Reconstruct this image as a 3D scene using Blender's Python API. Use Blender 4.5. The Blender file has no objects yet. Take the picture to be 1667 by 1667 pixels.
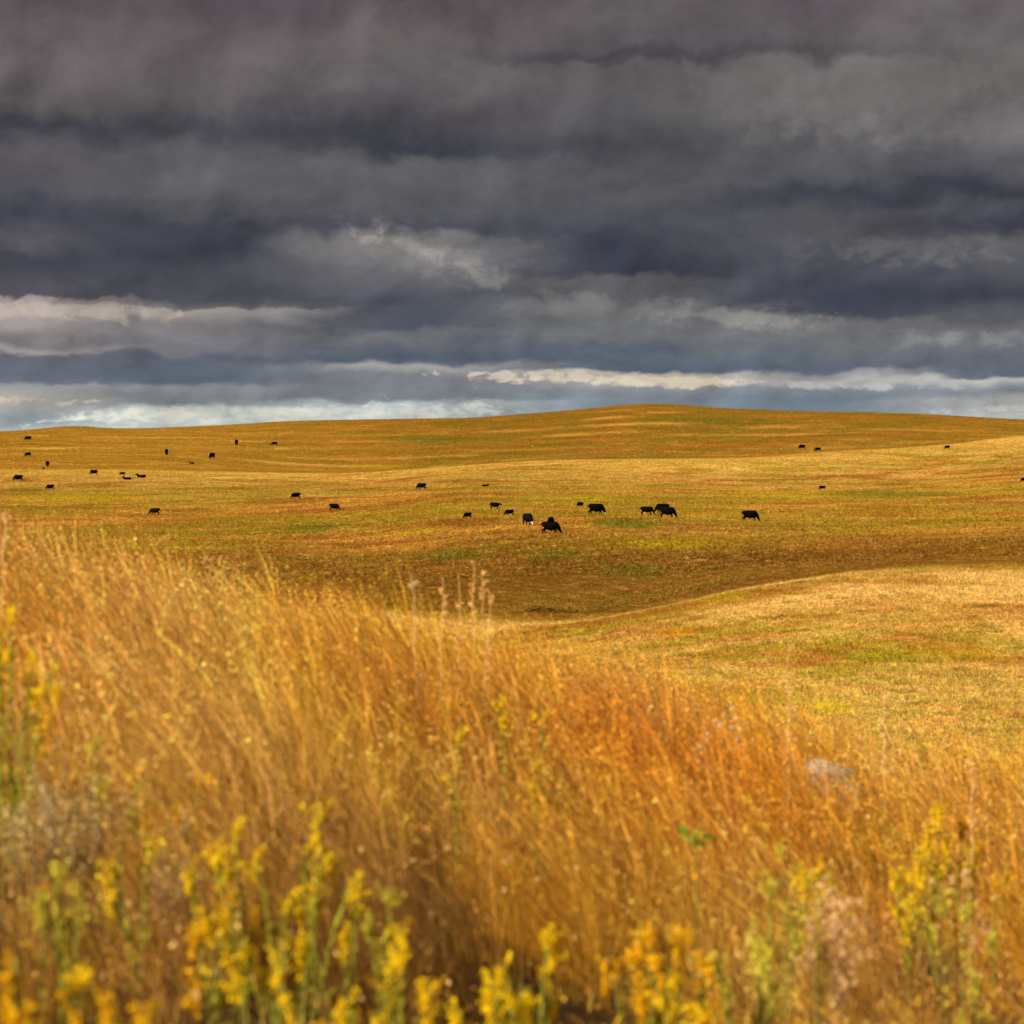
import bpy, math, random
import numpy as np
from mathutils import Vector, Matrix

random.seed(7)
rng = np.random.default_rng(11)
scene = bpy.context.scene
COL = scene.collection
R = math.radians

# ------------------------------------------------------------------ camera
F = 100.0 / 36.0 * 1667.0          # focal length in photo pixels
HORIZON = 740.0                    # eye level in the photo
PITCH = math.atan((833.5 - HORIZON) / F)
cam_data = bpy.data.cameras.new("camera")
cam_data.lens = 100.0
cam_data.sensor_width = 36.0
cam_data.clip_start = 0.2
cam_data.clip_end = 30000.0
cam_data.dof.use_dof = True
cam_data.dof.focus_distance = 380.0
cam_data.dof.aperture_fstop = 5.4
cam = bpy.data.objects.new("camera", cam_data)
cam.location = (0, 0, 0)
cam.rotation_euler = (math.pi / 2 - PITCH, 0, 0)
COL.objects.link(cam)
scene.camera = cam

# ------------------------------------------------------------------ exposure
scene.view_settings.view_transform = 'Standard'
scene.view_settings.look = 'None'
scene.view_settings.gamma = 1.0
scene.view_settings.exposure = 1.08
EXPO = 2.0 ** 1.08

# ------------------------------------------------------------------ sun
SUN_EL, SUN_AZ = 32.0, -114.0      # azimuth clockwise from +Y (the view direction)
sd = bpy.data.lights.new("sun", 'SUN')
sd.energy = 5.0
sd.angle = R(0.6)
sd.color = (1.0, 0.89, 0.70)
sun = bpy.data.objects.new("sun", sd)
sv = Vector((math.sin(R(SUN_AZ)) * math.cos(R(SUN_EL)), math.cos(R(SUN_AZ)) * math.cos(R(SUN_EL)), math.sin(R(SUN_EL))))
sun.rotation_euler = sv.to_track_quat('Z', 'Y').to_euler()
sun.location = (-50, -30, 60)
COL.objects.link(sun)

# ------------------------------------------------------------------ node helpers
def lin(c):
    return tuple(((v / 255.0) / 12.92 if v / 255.0 <= 0.04045 else ((v / 255.0 + 0.055) / 1.055) ** 2.4) for v in c)

class NT:
    def __init__(s, tree):
        s.t = tree; s.n = tree.nodes; s.l = tree.links
    def new(s, typ, **kw):
        n = s.n.new(typ)
        for k, v in kw.items():
            setattr(n, k, v)
        return n
    def put(s, sock, v):
        if hasattr(v, 'links') or isinstance(v, bpy.types.NodeSocket):
            s.l.new(v, sock)
        else:
            sock.default_value = v
    def math(s, op, a, b=0.0, c=None, clamp=False):
        n = s.new('ShaderNodeMath', operation=op); n.use_clamp = clamp
        s.put(n.inputs[0], a); s.put(n.inputs[1], b)
        if c is not None: s.put(n.inputs[2], c)
        return n.outputs[0]
    def mix(s, f, a, b, blend='MIX'):
        n = s.new('ShaderNodeMix', data_type='RGBA', blend_type=blend)
        s.put(n.inputs[0], f)
        for k, v in ((6, a), (7, b)):
            if isinstance(v, tuple) and len(v) == 3: v = v + (1.0,)
            s.put(n.inputs[k], v)
        return n.outputs[2]
    def noise(s, vec, scale, detail=3.0, rough=0.5, dist=0.0, out=0):
        n = s.new('ShaderNodeTexNoise')
        s.l.new(vec, n.inputs['Vector'])
        n.inputs['Scale'].default_value = scale
        n.inputs['Detail'].default_value = detail
        n.inputs['Roughness'].default_value = rough
        n.inputs['Distortion'].default_value = dist
        return n.outputs[out]
    def rng(s, v, a, b, c=0.0, d=1.0, smooth=True):
        n = s.new('ShaderNodeMapRange')
        n.interpolation_type = 'SMOOTHSTEP' if smooth else 'LINEAR'
        s.put(n.inputs[0], v)
        for k, x in zip((1, 2, 3, 4), (a, b, c, d)):
            s.put(n.inputs[k], x)
        return n.outputs[0]
    def comb(s, x, y, z):
        n = s.new('ShaderNodeCombineXYZ')
        for k, v in enumerate((x, y, z)): s.put(n.inputs[k], v)
        return n.outputs[0]
    def ramp(s, fac, stops, interp='LINEAR'):
        n = s.new('ShaderNodeValToRGB')
        r = n.color_ramp; r.interpolation = interp
        stops = sorted(stops, key=lambda q: q[0])
        while len(r.elements) < len(stops): r.elements.new(0.5)
        for e, (p, c) in zip(r.elements, stops):
            e.position = p; e.color = tuple(c)[:3] + (1.0,)
        s.put(n.inputs[0], fac)
        return n.outputs[0]

# ------------------------------------------------------------------ world: dark stratocumulus deck over clear sky
SKY = {
 0: [(0,92,84,88),(60,100,92,96),(100,108,99,102),(170,94,88,92),(210,68,68,80),(250,92,88,94),(300,84,82,90),(350,64,66,79),(400,86,84,92),(430,66,68,80),(480,80,77,85),(488,150,138,138),(500,168,155,152),(530,152,142,144),(560,118,114,119),(570,152,144,144),(578,98,100,112),(612,90,97,112),(624,98,104,116),(634,142,142,146),(652,160,156,152),(680,132,143,150),(705,170,174,175)],
 330: [(0,88,80,86),(90,99,92,97),(160,98,92,96),(210,74,73,83),(260,98,96,101),(310,97,95,100),(340,86,86,93),(370,66,68,80),(410,62,66,80),(450,76,77,87),(480,72,74,85),(492,92,90,95),(499,152,144,143),(530,122,118,122),(570,110,111,120),(585,86,94,108),(620,88,97,112),(632,134,134,139),(658,122,127,134),(668,188,192,188),(700,178,188,190)],
 660: [(0,92,84,90),(70,104,97,100),(130,100,95,98),(180,84,80,88),(240,64,66,77),(270,97,95,99),(330,88,88,94),(368,78,79,89),(392,126,122,123),(420,112,110,114),(450,98,98,105),(490,76,80,92),(525,72,78,92),(542,102,104,111),(585,80,89,104),(596,150,148,149),(612,116,119,127),(648,110,117,126),(658,178,186,188),(700,198,199,197)],
 1000: [(0,98,92,96),(60,92,86,92),(85,76,72,82),(105,98,94,98),(150,95,92,97),(200,92,90,94),(250,78,78,87),(300,90,88,94),(350,78,80,89),(390,60,64,78),(440,60,64,78),(456,102,100,104),(480,98,98,104),(500,122,121,124),(540,110,112,118),(570,86,94,108),(601,82,92,108),(609,182,172,160),(622,156,154,154),(640,126,132,141),(665,118,129,141)],
 1330: [(0,92,84,90),(60,98,92,97),(90,84,80,86),(120,110,106,107),(170,112,108,110),(230,96,94,100),(280,84,84,92),(315,62,64,76),(350,84,84,92),(390,88,88,95),(430,74,76,86),(470,60,64,78),(512,64,68,82),(526,106,105,109),(558,114,117,122),(602,90,100,115),(612,146,146,149),(620,168,166,165),(636,124,131,141),(650,108,121,136),(690,112,124,138)],
 1667: [(0,105,97,100),(50,104,98,101),(120,113,109,110),(200,110,107,110),(270,92,90,98),(330,60,62,75),(350,78,78,88),(375,62,64,78),(400,98,97,101),(430,84,85,92),(485,64,68,81),(515,88,89,96),(545,106,106,113),(590,98,104,116),(614,90,100,115),(621,178,177,176),(640,126,131,140),(655,162,160,160),(690,178,182,184)],
}
world = bpy.data.worlds.new("World")
scene.world = world
world.use_nodes = True
W = NT(world.node_tree)
for n in list(W.n): W.n.remove(n)
tc = W.new('ShaderNodeTexCoord').outputs['Generated']
nrm = W.new('ShaderNodeVectorMath', operation='NORMALIZE'); W.l.new(tc, nrm.inputs[0])
sep = W.new('ShaderNodeSeparateXYZ'); W.l.new(nrm.outputs[0], sep.inputs[0])
az = W.math('ARCTAN2', sep.outputs[0], sep.outputs[1])
el = W.math('ARCSINE', sep.outputs[2])
s0 = W.math('ADD', W.math('DIVIDE', az, 0.3573), 0.5)            # 0..1 across the picture
t0 = W.math('DIVIDE', el, 0.1583)                                # 0 horizon, 1 top of the picture
tlow = W.math('MINIMUM', W.math('MAXIMUM', t0, 0.0), 1.0)
# billow warps: long horizontally near the horizon, rounder higher up
v1 = W.comb(W.math('MULTIPLY', s0, 5.0), W.math('MULTIPLY', W.math('POWER', W.math('ADD', W.math('MAXIMUM', t0, 0.0), 0.02), 0.7), 7.0), 0.3)
v2 = W.comb(W.math('MULTIPLY', s0, 25.0), W.math('MULTIPLY', W.math('POWER', W.math('ADD', W.math('MAXIMUM', t0, 0.0), 0.02), 0.7), 17.0), 4.1)
nA = W.noise(v1, 1.0, 5.0, 0.55)
nB = W.noise(v2, 0.8, 6.0, 0.55, 0.25)
nC = W.noise(v1, 1.7, 6.0, 0.6, 0.6, out=1)
sc = W.new('ShaderNodeSeparateColor'); W.l.new(nC, sc.inputs[0])
amp = W.math('ADD', W.math('MULTIPLY', tlow, 0.10), 0.014)
tw = W.math('ADD', t0, W.math('MULTIPLY', amp, W.math('ADD', W.math('SUBTRACT', nA, 0.5), W.math('MULTIPLY', W.math('SUBTRACT', nB, 0.5), 1.5))))
sw = W.math('ADD', s0, W.math('MULTIPLY', W.math('SUBTRACT', sc.outputs[0], 0.5), 0.16))
sw = W.math('PINGPONG', sw, 1.0)
tw = W.math('PINGPONG', W.math('MAXIMUM', tw, 0.0), 1.0)
cols = sorted(SKY)
cur = None
for i, cx in enumerate(cols):
    st = [((740 - y) / 740.0, lin((r, g, b))) for (y, r, g, b) in SKY[cx]]
    rc = W.ramp(tw, st, 'EASE')
    if cur is None:
        cur = rc
    else:
        cur = W.mix(W.rng(sw, cols[i - 1] / 1667.0, cx / 1667.0), cur, rc)
# torn sunlit scud under the deck, running down to the right
def sh(v, dx, dy):
    n = W.new('ShaderNodeVectorMath', operation='ADD'); W.l.new(v, n.inputs[0]); n.inputs[1].default_value = (dx, dy, 0); return n.outputs[0]
nR = W.noise(v2, 1.5, 8.0, 0.60, 0.3)
def scud(cx, ct, slope, la, lc, col, lo=0.44, hi=0.62, amt=1.0):
    global cur
    du = W.math('SUBTRACT', s0, cx); dv = W.math('SUBTRACT', t0, ct)
    across = W.math('SUBTRACT', dv, W.math('MULTIPLY', du, slope))
    m = W.math('MULTIPLY', W.rng(W.math('ABSOLUTE', du), la, la * .25), W.rng(W.math('ABSOLUTE', across), lc, 0.0))
    # the torn edge: where the mask is weak only the peaks of the noise show
    m = W.rng(W.math('ADD', W.math('MULTIPLY', m, 0.30), nR), lo + .27, hi + .27, 0.0, amt)
    m = W.math('MULTIPLY', m, W.rng(W.math('ABSOLUTE', du), la * 1.2, la * .7))
    m = W.math('MULTIPLY', m, W.rng(W.math('ABSOLUTE', across), lc * 1.3, lc * .6))
    cur = W.mix(m, cur, lin(col))
scud(0.425, 0.440, -0.70, 0.120, 0.075, (132, 128, 128), .30, .66, .9)
scud(0.405, 0.455, -0.80, 0.070, 0.040, (158, 153, 149), .36, .70, .9)
scud(0.365, 0.478, -0.30, 0.040, 0.030, (156, 150, 148), .36, .62, .9)
scud(0.72, 0.300, -0.10, 0.16, 0.045, (138, 136, 137), .36, .62, .9)
scud(0.60, 0.335, -0.15, 0.16, 0.045, (128, 126, 129), .36, .64, .8)
scud(0.88, 0.445, -0.05, 0.15, 0.06, (108, 106, 110), .36, .64, .8)
scud(0.95, 0.250, -0.05, 0.16, 0.04, (134, 134, 137), .36, .62, .8)
scud(0.86, 0.74, 0.05, 0.20, 0.12, (120, 116, 117), .34, .64, .7)
scud(0.05, 0.315, -0.05, 0.20, 0.045, (182, 168, 160), .38, .60, .8)
# broken bright cumulus far off along the horizon
scud(0.20, 0.085, 0.05, 0.24, 0.040, (206, 206, 196), .36, .54, 1.0)
scud(0.03, 0.115, 0.0, 0.10, 0.030, (196, 184, 170), .46, .62, .9)
scud(0.40, 0.095, 0.05, 0.16, 0.035, (205, 206, 202), .38, .54, 1.0)
scud(0.62, 0.165, -0.06, 0.24, 0.026, (206, 192, 174), .36, .54, 1.0)
scud(0.50, 0.180, 0.0, 0.16, 0.018, (196, 188, 178), .44, .60, .9)
scud(0.86, 0.150, -0.03, 0.20, 0.022, (178, 178, 180), .44, .62, .9)
scud(0.97, 0.100, 0.0, 0.14, 0.024, (190, 190, 188), .44, .62, .9)
# texture and lit relief inside the masses (light comes from the upper left)
nD = W.noise(v2, 0.38, 4.5, 0.50, 0.35)
nE = W.noise(v2, 2.2, 5.0, 0.6)
nD2 = W.noise(sh(v2, 0.35, -0.45), 0.38, 4.5, 0.50, 0.35)
nE2 = W.noise(sh(v2, 0.07, -0.09), 2.2, 5.0, 0.6)
rel = W.math('ADD', W.math('MULTIPLY', W.math('SUBTRACT', nD, nD2), 0.95), W.math('MULTIPLY', W.math('SUBTRACT', nE, nE2), 0.14))
lum = W.math('ADD', W.math('ADD', W.math('MULTIPLY', W.math('SUBTRACT', nD, 0.5), 0.70), W.math('MULTIPLY', W.math('SUBTRACT', nE, 0.5), 0.16)), W.math('ADD', rel, 1.0))
lum = W.math('MULTIPLY', lum, W.rng(t0, 0.36, 0.12, 1.0, 1.13))
cloud = W.mix(1.0, cur, W.comb(lum, W.math('MULTIPLY', lum, 1.005), W.math('MULTIPLY', lum, 0.965)), 'MULTIPLY')
bgc = W.new('ShaderNodeBackground'); W.l.new(cloud, bgc.inputs[0]); bgc.inputs[1].default_value = 1.0 / EXPO
sky = W.new('ShaderNodeTexSky', sky_type='NISHITA')
sky.sun_disc = False
sky.sun_elevation = R(SUN_EL)
sky.sun_rotation = R(SUN_AZ)
bgs = W.new('ShaderNodeBackground'); W.l.new(sky.outputs[0], bgs.inputs[0]); bgs.inputs[1].default_value = 0.06
# gaps in the deck far above and behind, none in front
gap = W.math('MULTIPLY', W.rng(t0, 1.6, 4.0), W.rng(W.noise(nrm.outputs[0], 2.3, 4.0, 0.55), 0.46, 0.60))
ms = W.new('ShaderNodeMixShader'); W.l.new(gap, ms.inputs[0]); W.l.new(bgc.outputs[0], ms.inputs[1]); W.l.new(bgs.outputs[0], ms.inputs[2])
wo = W.new('ShaderNodeOutputWorld'); W.l.new(ms.outputs[0], wo.inputs[0])
world.cycles.sampling_method = 'MANUAL'
world.cycles.sample_map_resolution = 512

scene.cycles.max_bounces = 5
scene.cycles.diffuse_bounces = 3
scene.cycles.transmission_bounces = 4
scene.cycles.use_denoising = True

# ------------------------------------------------------------------ terrain
def vnoise(x, y, seed=0):
    xi = np.floor(x).astype(np.int64); yi = np.floor(y).astype(np.int64)
    fx = x - xi; fy = y - yi
    fx = fx * fx * (3 - 2 * fx); fy = fy * fy * (3 - 2 * fy)
    def h(a, b):
        v = (a * 374761393 + b * 668265263 + seed * 1442695041) & 0xffffffff
        v = ((v ^ (v >> 13)) * 1274126177) & 0xffffffff
        return ((v ^ (v >> 16)) & 0xffff) / 65535.0
    return (h(xi, yi) * (1 - fx) + h(xi + 1, yi) * fx) * (1 - fy) + (h(xi, yi + 1) * (1 - fx) + h(xi + 1, yi + 1) * fx) * fy

TAB = {
 0:    [(30,-3.0,'z'),(45,-4.2,'z'),(70,-5.5,'z'),(100,-6.6,'z'),(160,-8.2,'z'),(240,-9.4,'z'),(330,885),(420,855),(500,832),(600,800),(650,787),(700,774),(800,755),(870,741),(920,728),(970,715),(1050,705),(1120,703.5),(1250,715),(2000,760)],
 250:  [(30,-3.4,'z'),(45,-4.6,'z'),(70,-5.9,'z'),(100,-7.2,'z'),(160,985),(240,935),(330,890),(420,856),(490,836),(600,802),(650,790),(700,778),(800,757),(900,733),(1000,713),(1090,699),(1150,697),(1280,706),(2000,755)],
 544:  [(30,-3.9,'z'),(45,-5.1,'z'),(70,-6.5,'z'),(100,-7.8,'z'),(160,1000),(240,948),(330,893),(400,862),(480,832),(560,808),(640,792),(700,781),(755,772),(830,769),(900,751),(960,729),(1050,703),(1130,686),(1200,685),(1320,692),(2000,750)],
 780:  [(30,-4.2,'z'),(45,-5.5,'z'),(70,-6.9,'z'),(100,-8.3,'z'),(160,1012),(240,940),(330,876),(380,848),(440,826),(520,806),(600,789),(680,771),(745,757),(830,762),(900,744),(1000,712),(1110,684),(1170,680),(1320,690),(2000,750)],
 900:  [(30,-4.4,'z'),(45,-5.7,'z'),(70,-7.1,'z'),(110,-8.5,'z'),(140,1030),(165,1012),(240,935),(280,900),(330,868),(370,853),(420,832),(500,812),(600,790),(680,768),(740,750),(820,757),(900,739),(1000,707),(1100,678),(1160,671),(1300,682),(2000,745)],
 1060: [(30,-4.6,'z'),(45,-5.9,'z'),(70,-7.2,'z'),(105,1085),(135,1012),(155,995),(195,990),(240,935),(280,898),(330,866),(370,848),(420,832),(500,813),(600,792),(680,771),(745,746),(820,754),(900,734),(1000,698),(1100,665),(1140,657),(1180,658),(1300,672),(2000,740)],
 1222: [(30,-4.8,'z'),(45,-6.1,'z'),(70,-7.3,'z'),(100,1093),(130,1003),(150,965),(200,962),(260,905),(330,867),(370,850),(420,835),(500,818),(600,797),(680,772),(755,742),(830,751),(900,733),(1000,698),(1080,672),(1130,667),(1300,680),(2000,745)],
 1450: [(30,-5.0,'z'),(45,-6.3,'z'),(70,1228),(100,1083),(130,988),(158,932),(205,930),(265,897),(330,868),(420,836),(500,818),(600,796),(700,763),(780,729),(850,739),(920,720),(1000,693),(1080,674),(1130,672),(1300,684),(2000,745)],
 1667: [(30,-5.2,'z'),(45,-6.5,'z'),(70,1240),(100,1085),(130,982),(168,917),(215,920),(280,882),(330,862),(420,835),(500,815),(600,786),(700,750),(780,720),(825,704),(890,718),(960,711),(1020,692),(1090,684),(1250,693),(2000,745)],
}
def pchip(xk, yk, x):
    xk = np.asarray(xk, float); yk = np.asarray(yk, float)
    h = np.diff(xk); d = np.diff(yk) / h
    m = np.zeros_like(yk)
    for i in range(1, len(xk) - 1):
        if d[i - 1] * d[i] > 0:
            w1 = 2 * h[i] + h[i - 1]; w2 = h[i] + 2 * h[i - 1]
            m[i] = (w1 + w2) / (w1 / d[i - 1] + w2 / d[i])
    m[0] = d[0]; m[-1] = d[-1]
    x = np.clip(x, xk[0], xk[-1])
    k = np.clip(np.searchsorted(xk, x) - 1, 0, len(h) - 1)
    t = (x - xk[k]) / h[k]
    return ((2*t**3-3*t**2+1)*yk[k] + (t**3-2*t**2+t)*h[k]*m[k] + (-2*t**3+3*t**2)*yk[k+1] + (t**3-t**2)*h[k]*m[k+1])
# sample every column on a fine log grid, smooth, and interpolate between columns
LG = np.linspace(math.log(20), math.log(2000), 420)
YG = np.exp(LG)
colx = sorted(TAB)
ZC = []
for cx in colx:
    ks, zs = [], []
    for e in TAB[cx]:
        ks.append(e[0]); zs.append(e[1] if len(e) == 3 else -(e[1] - HORIZON) / F * e[0])
    ZC.append(pchip(ks, zs, YG))
ZC = np.array(ZC)
UG = np.linspace((colx[0] - 833.5) / F, (colx[-1] - 833.5) / F, 240)
ucol = [(c - 833.5) / F for c in colx]
ZG = np.array([pchip(ucol, ZC[:, j], UG) for j in range(len(YG))])     # [Y, U]
def blur_ax(a, n, ax):
    a = np.moveaxis(a, ax, 0); k = np.hanning(2 * n + 3)[1:-1]; k /= k.sum()
    p = np.concatenate([np.repeat(a[:1], n, 0), a, np.repeat(a[-1:], n, 0)])
    o = sum(k[i] * p[i:i + a.shape[0]] for i in range(2 * n + 1))
    return np.moveaxis(o, 0, ax)
ZG = blur_ax(blur_ax(ZG, 4, 0), 9, 1)

def height(X, Y):
    X = np.asarray(X, float); Y = np.asarray(Y, float)
    r = np.hypot(X, Y); a = np.arctan2(X, Y)
    ac = np.clip(a, -0.3, 0.3)
    Ye = np.clip(r * np.cos(ac), 20.0, 1999.0)
    # outside the wedge keep going gently
    u = np.clip(np.tan(ac), UG[0], UG[-1])
    fi = (np.log(Ye) - LG[0]) / (LG[1] - LG[0]); fj = (u - UG[0]) / (UG[1] - UG[0])
    i = np.clip(fi.astype(int), 0, len(LG) - 2); j = np.clip(fj.astype(int), 0, len(UG) - 2)
    fi = fi - i; fj = fj - j
    zt = (ZG[i, j] * (1 - fi) + ZG[i + 1, j] * fi) * (1 - fj) + (ZG[i, j + 1] * (1 - fi) + ZG[i + 1, j + 1] * fi) * fj
    zt = zt - np.maximum(r - 2000, 0) * 0.006
    # the knoll the camera stands on, tilted down to the right, crest about 14 m out
    zp = -1.60 - 0.234 * 7 * np.tanh(X / 7) + 0.02 * np.clip(Y - 5, -30, 30)
    ry = np.where(Y > 0, Y, r)
    c = np.maximum(r - 12.5, 0)
    zp = zp - 0.020 * c ** 1.7
    w = np.clip((r - 16) / 16.0, 0, 1); w = w * w * (3 - 2 * w)
    z = zp * (1 - w) + zt * w
    wob = (vnoise(X / 19, Y / 19, 3) - .5) * 0.35 + (vnoise(X / 47, Y / 47, 4) - .5) * 0.7 + (vnoise(X / 7, Y / 7, 5) - .5) * 0.12 * np.clip((500 - r) / 200, 0, 1)
    z = z + 1.5 * np.exp(-((X / np.maximum(Y, 1) + .155) / .014) ** 2 - ((r - 1120) / 60) ** 2) * (Y > 0)
    z = z + wob * (0.12 + 0.7 * np.clip((r - 260) / 200, 0, 1)) * np.clip((r - 40) / 40, 0, 1) + (vnoise(X / 1.3, Y / 1.3, 6) - .5) * 0.05 * np.clip((60 - r) / 20, 0, 1)
    return z

def h1(x, y):
    return float(height(np.array([x]), np.array([y]))[0])

def ray(px, py):
    u = (px - 833.5) / F; v = (833.5 - py) / F
    return np.array([u, math.cos(PITCH) + v * math.sin(PITCH), -math.sin(PITCH) + v * math.cos(PITCH)])
def hit(px, py, y0=60.0):
    d = ray(px, py); Y = np.exp(np.linspace(math.log(y0), math.log(1500), 9000))
    k = Y / d[1]
    z = d[2] * k; g = height(d[0] * k, Y)
    below = np.nonzero(z < g)[0]
    i = below[0] if len(below) else int(np.argmin(z - g))
    return d[0] * k[i], Y[i], g[i]
def under_tip(px, py, H, ymax=16.0):
    """where a plant of height H stands whose tip shows at px, py"""
    d = ray(px, py); Y = np.linspace(3.2, ymax, 2000); k = Y / d[1]
    dz = d[2] * k - height(d[0] * k, Y)
    i = np.nonzero(dz <= H)[0]
    i = i[0] if len(i) else int(np.argmin(np.abs(dz - H)))
    return d[0] * k[i], Y[i], float(dz[i])

# ------------------------------------------------------------------ object helpers
def props(o, label=None, cat=None, group=None, kind=None):
    if label: o['label'] = label
    if cat: o['category'] = cat
    if group: o['group'] = group
    if kind: o['kind'] = kind
    return o
def np_mesh(name, verts, loops, starts, totals, mat, colors=None, smooth=False):
    me = bpy.data.meshes.new(name)
    me.vertices.add(len(verts)); me.vertices.foreach_set('co', np.asarray(verts, np.float32).ravel())
    me.loops.add(len(loops)); me.loops.foreach_set('vertex_index', np.asarray(loops, np.int32))
    me.polygons.add(len(starts)); me.polygons.foreach_set('loop_start', np.asarray(starts, np.int32))
    me.polygons.foreach_set('loop_total', np.asarray(totals, np.int32))
    if smooth: me.polygons.foreach_set('use_smooth', np.ones(len(starts), bool))
    if colors is not None:
        ca = me.color_attributes.new('tint', 'FLOAT_COLOR', 'POINT')
        c4 = np.ones((len(verts), 4), np.float32); c4[:, :3] = colors
        ca.data.foreach_set('color', c4.ravel())
    me.update(calc_edges=True)
    me.materials.append(mat)
    return me
def link(name, me, parent=None, loc=None):
    o = bpy.data.objects.new(name, me); COL.objects.link(o)
    if parent: o.parent = parent
    if loc is not None: o.location = loc
    return o

# ------------------------------------------------------------------ materials
def prairie_group():
    g = bpy.data.node_groups.new('prairie_colour', 'ShaderNodeTree')
    g.interface.new_socket('Color', in_out='OUTPUT', socket_type='NodeSocketColor')
    G = NT(g)
    out = G.new('NodeGroupOutput')
    pos = G.new('ShaderNodeNewGeometry').outputs['Position']
    sp = G.new('ShaderNodeSeparateXYZ'); G.l.new(pos, sp.inputs[0])
    flat = G.comb(sp.outputs[0], sp.outputs[1], 0.0)
    n1 = G.noise(flat, 0.016, 4.0, 0.6, 0.5)
    n2 = G.noise(flat, 0.055, 4.0, 0.6, 0.6)
    n3 = G.noise(flat, 0.24, 3.0, 0.6, 0.3)
    n4 = G.noise(flat, 0.9, 3.0, 0.6)
    gold = (0.72, 0.385, 0.060); rust = (0.50, 0.21, 0.034); green = (0.46, 0.37, 0.020)
    straw = (0.84, 0.54, 0.17); olive = (0.15, 0.125, 0.014)
    c = G.mix(G.rng(n2, 0.42, 0.62), gold, rust)
    c = G.mix(G.math('MULTIPLY', G.rng(n1, 0.42, 0.54), G.rng(n3, 0.40, 0.56)), c, green)
    c = G.mix(G.math('MULTIPLY', G.rng(n4, 0.54, 0.68), G.rng(n2, 0.60, 0.40)), c, straw)
    # olive forbs lie thick in the draw and across the farthest hill; the draw's shade is coloured in too
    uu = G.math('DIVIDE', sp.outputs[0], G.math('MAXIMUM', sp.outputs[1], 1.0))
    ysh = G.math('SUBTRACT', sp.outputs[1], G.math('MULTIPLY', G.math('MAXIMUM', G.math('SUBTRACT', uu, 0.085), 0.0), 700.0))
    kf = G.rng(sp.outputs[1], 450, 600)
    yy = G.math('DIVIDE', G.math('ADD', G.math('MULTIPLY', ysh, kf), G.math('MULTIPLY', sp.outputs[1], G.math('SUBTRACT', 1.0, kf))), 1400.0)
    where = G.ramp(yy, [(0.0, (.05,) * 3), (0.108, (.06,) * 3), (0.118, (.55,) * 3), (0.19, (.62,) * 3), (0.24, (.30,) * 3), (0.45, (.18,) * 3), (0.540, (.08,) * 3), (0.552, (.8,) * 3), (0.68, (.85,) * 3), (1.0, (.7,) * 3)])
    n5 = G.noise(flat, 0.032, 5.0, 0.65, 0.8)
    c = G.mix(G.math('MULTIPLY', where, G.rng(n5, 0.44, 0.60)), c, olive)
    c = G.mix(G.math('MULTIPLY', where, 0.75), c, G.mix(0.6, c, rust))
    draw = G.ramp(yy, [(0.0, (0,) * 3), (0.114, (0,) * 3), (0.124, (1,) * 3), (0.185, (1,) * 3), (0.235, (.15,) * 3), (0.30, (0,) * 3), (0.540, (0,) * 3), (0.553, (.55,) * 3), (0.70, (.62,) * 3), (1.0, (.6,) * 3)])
    c = G.mix(G.math('MULTIPLY', draw, G.rng(n3, 0.70, 0.35, 0.5, 0.95)), c, (0.265, 0.108, 0.017))  # brown plants of the draw, with shade of its sun-averted slope painted in
    near = G.ramp(yy, [(0.0, (.4,) * 3), (0.085, (.5,) * 3), (0.10, (1.0,) * 3), (0.115, (1.0,) * 3), (0.118, (0,) * 3), (0.36, (0,) * 3), (0.46, (.35,) * 3), (0.53, (.75,) * 3), (0.545, (0,) * 3), (1.0, (0,) * 3)])
    c = G.mix(G.math('MULTIPLY', near, G.rng(n2, 0.62, 0.42)), c, straw)
    n6 = G.noise(flat, 0.55, 4.0, 0.7)
    c = G.mix(G.math('MULTIPLY', G.rng(n6, 0.55, 0.66), 0.6), c, olive)
    c = G.mix(G.math('MULTIPLY', G.rng(n6, 0.45, 0.34), 0.6), c, straw)
    farh = G.ramp(yy, [(0.0, (0,) * 3), (0.541, (0,) * 3), (0.549, (1,) * 3), (1.0, (1,) * 3)])
    fc = G.mix(G.rng(n5, 0.36, 0.64), (0.50, 0.235, 0.034), (0.34, 0.23, 0.022))
    fc = G.mix(G.rng(n3, 0.50, 0.68, 0.0, 0.35), fc, (0.52, 0.29, 0.05))
    c = G.mix(G.math('MULTIPLY', farh, G.rng(uu, -0.17, -0.05, 0.4, 0.90)), c, fc)
    lf = G.math('MULTIPLY', farh, G.rng(uu, 0.00, -0.13, 0.0, 0.85))
    c = G.mix(lf, c, G.mix(G.rng(n2, 0.38, 0.62), (0.66, 0.36, 0.055), (0.52, 0.30, 0.035)))
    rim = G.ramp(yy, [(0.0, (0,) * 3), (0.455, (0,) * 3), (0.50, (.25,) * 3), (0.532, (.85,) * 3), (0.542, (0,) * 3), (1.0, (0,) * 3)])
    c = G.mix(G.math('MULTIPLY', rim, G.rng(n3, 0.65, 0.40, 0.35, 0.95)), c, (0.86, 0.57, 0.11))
    # stands of green forbs and of yellow bloom, each where it grows
    n7 = G.noise(flat, 0.09, 4.0, 0.65)
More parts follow.
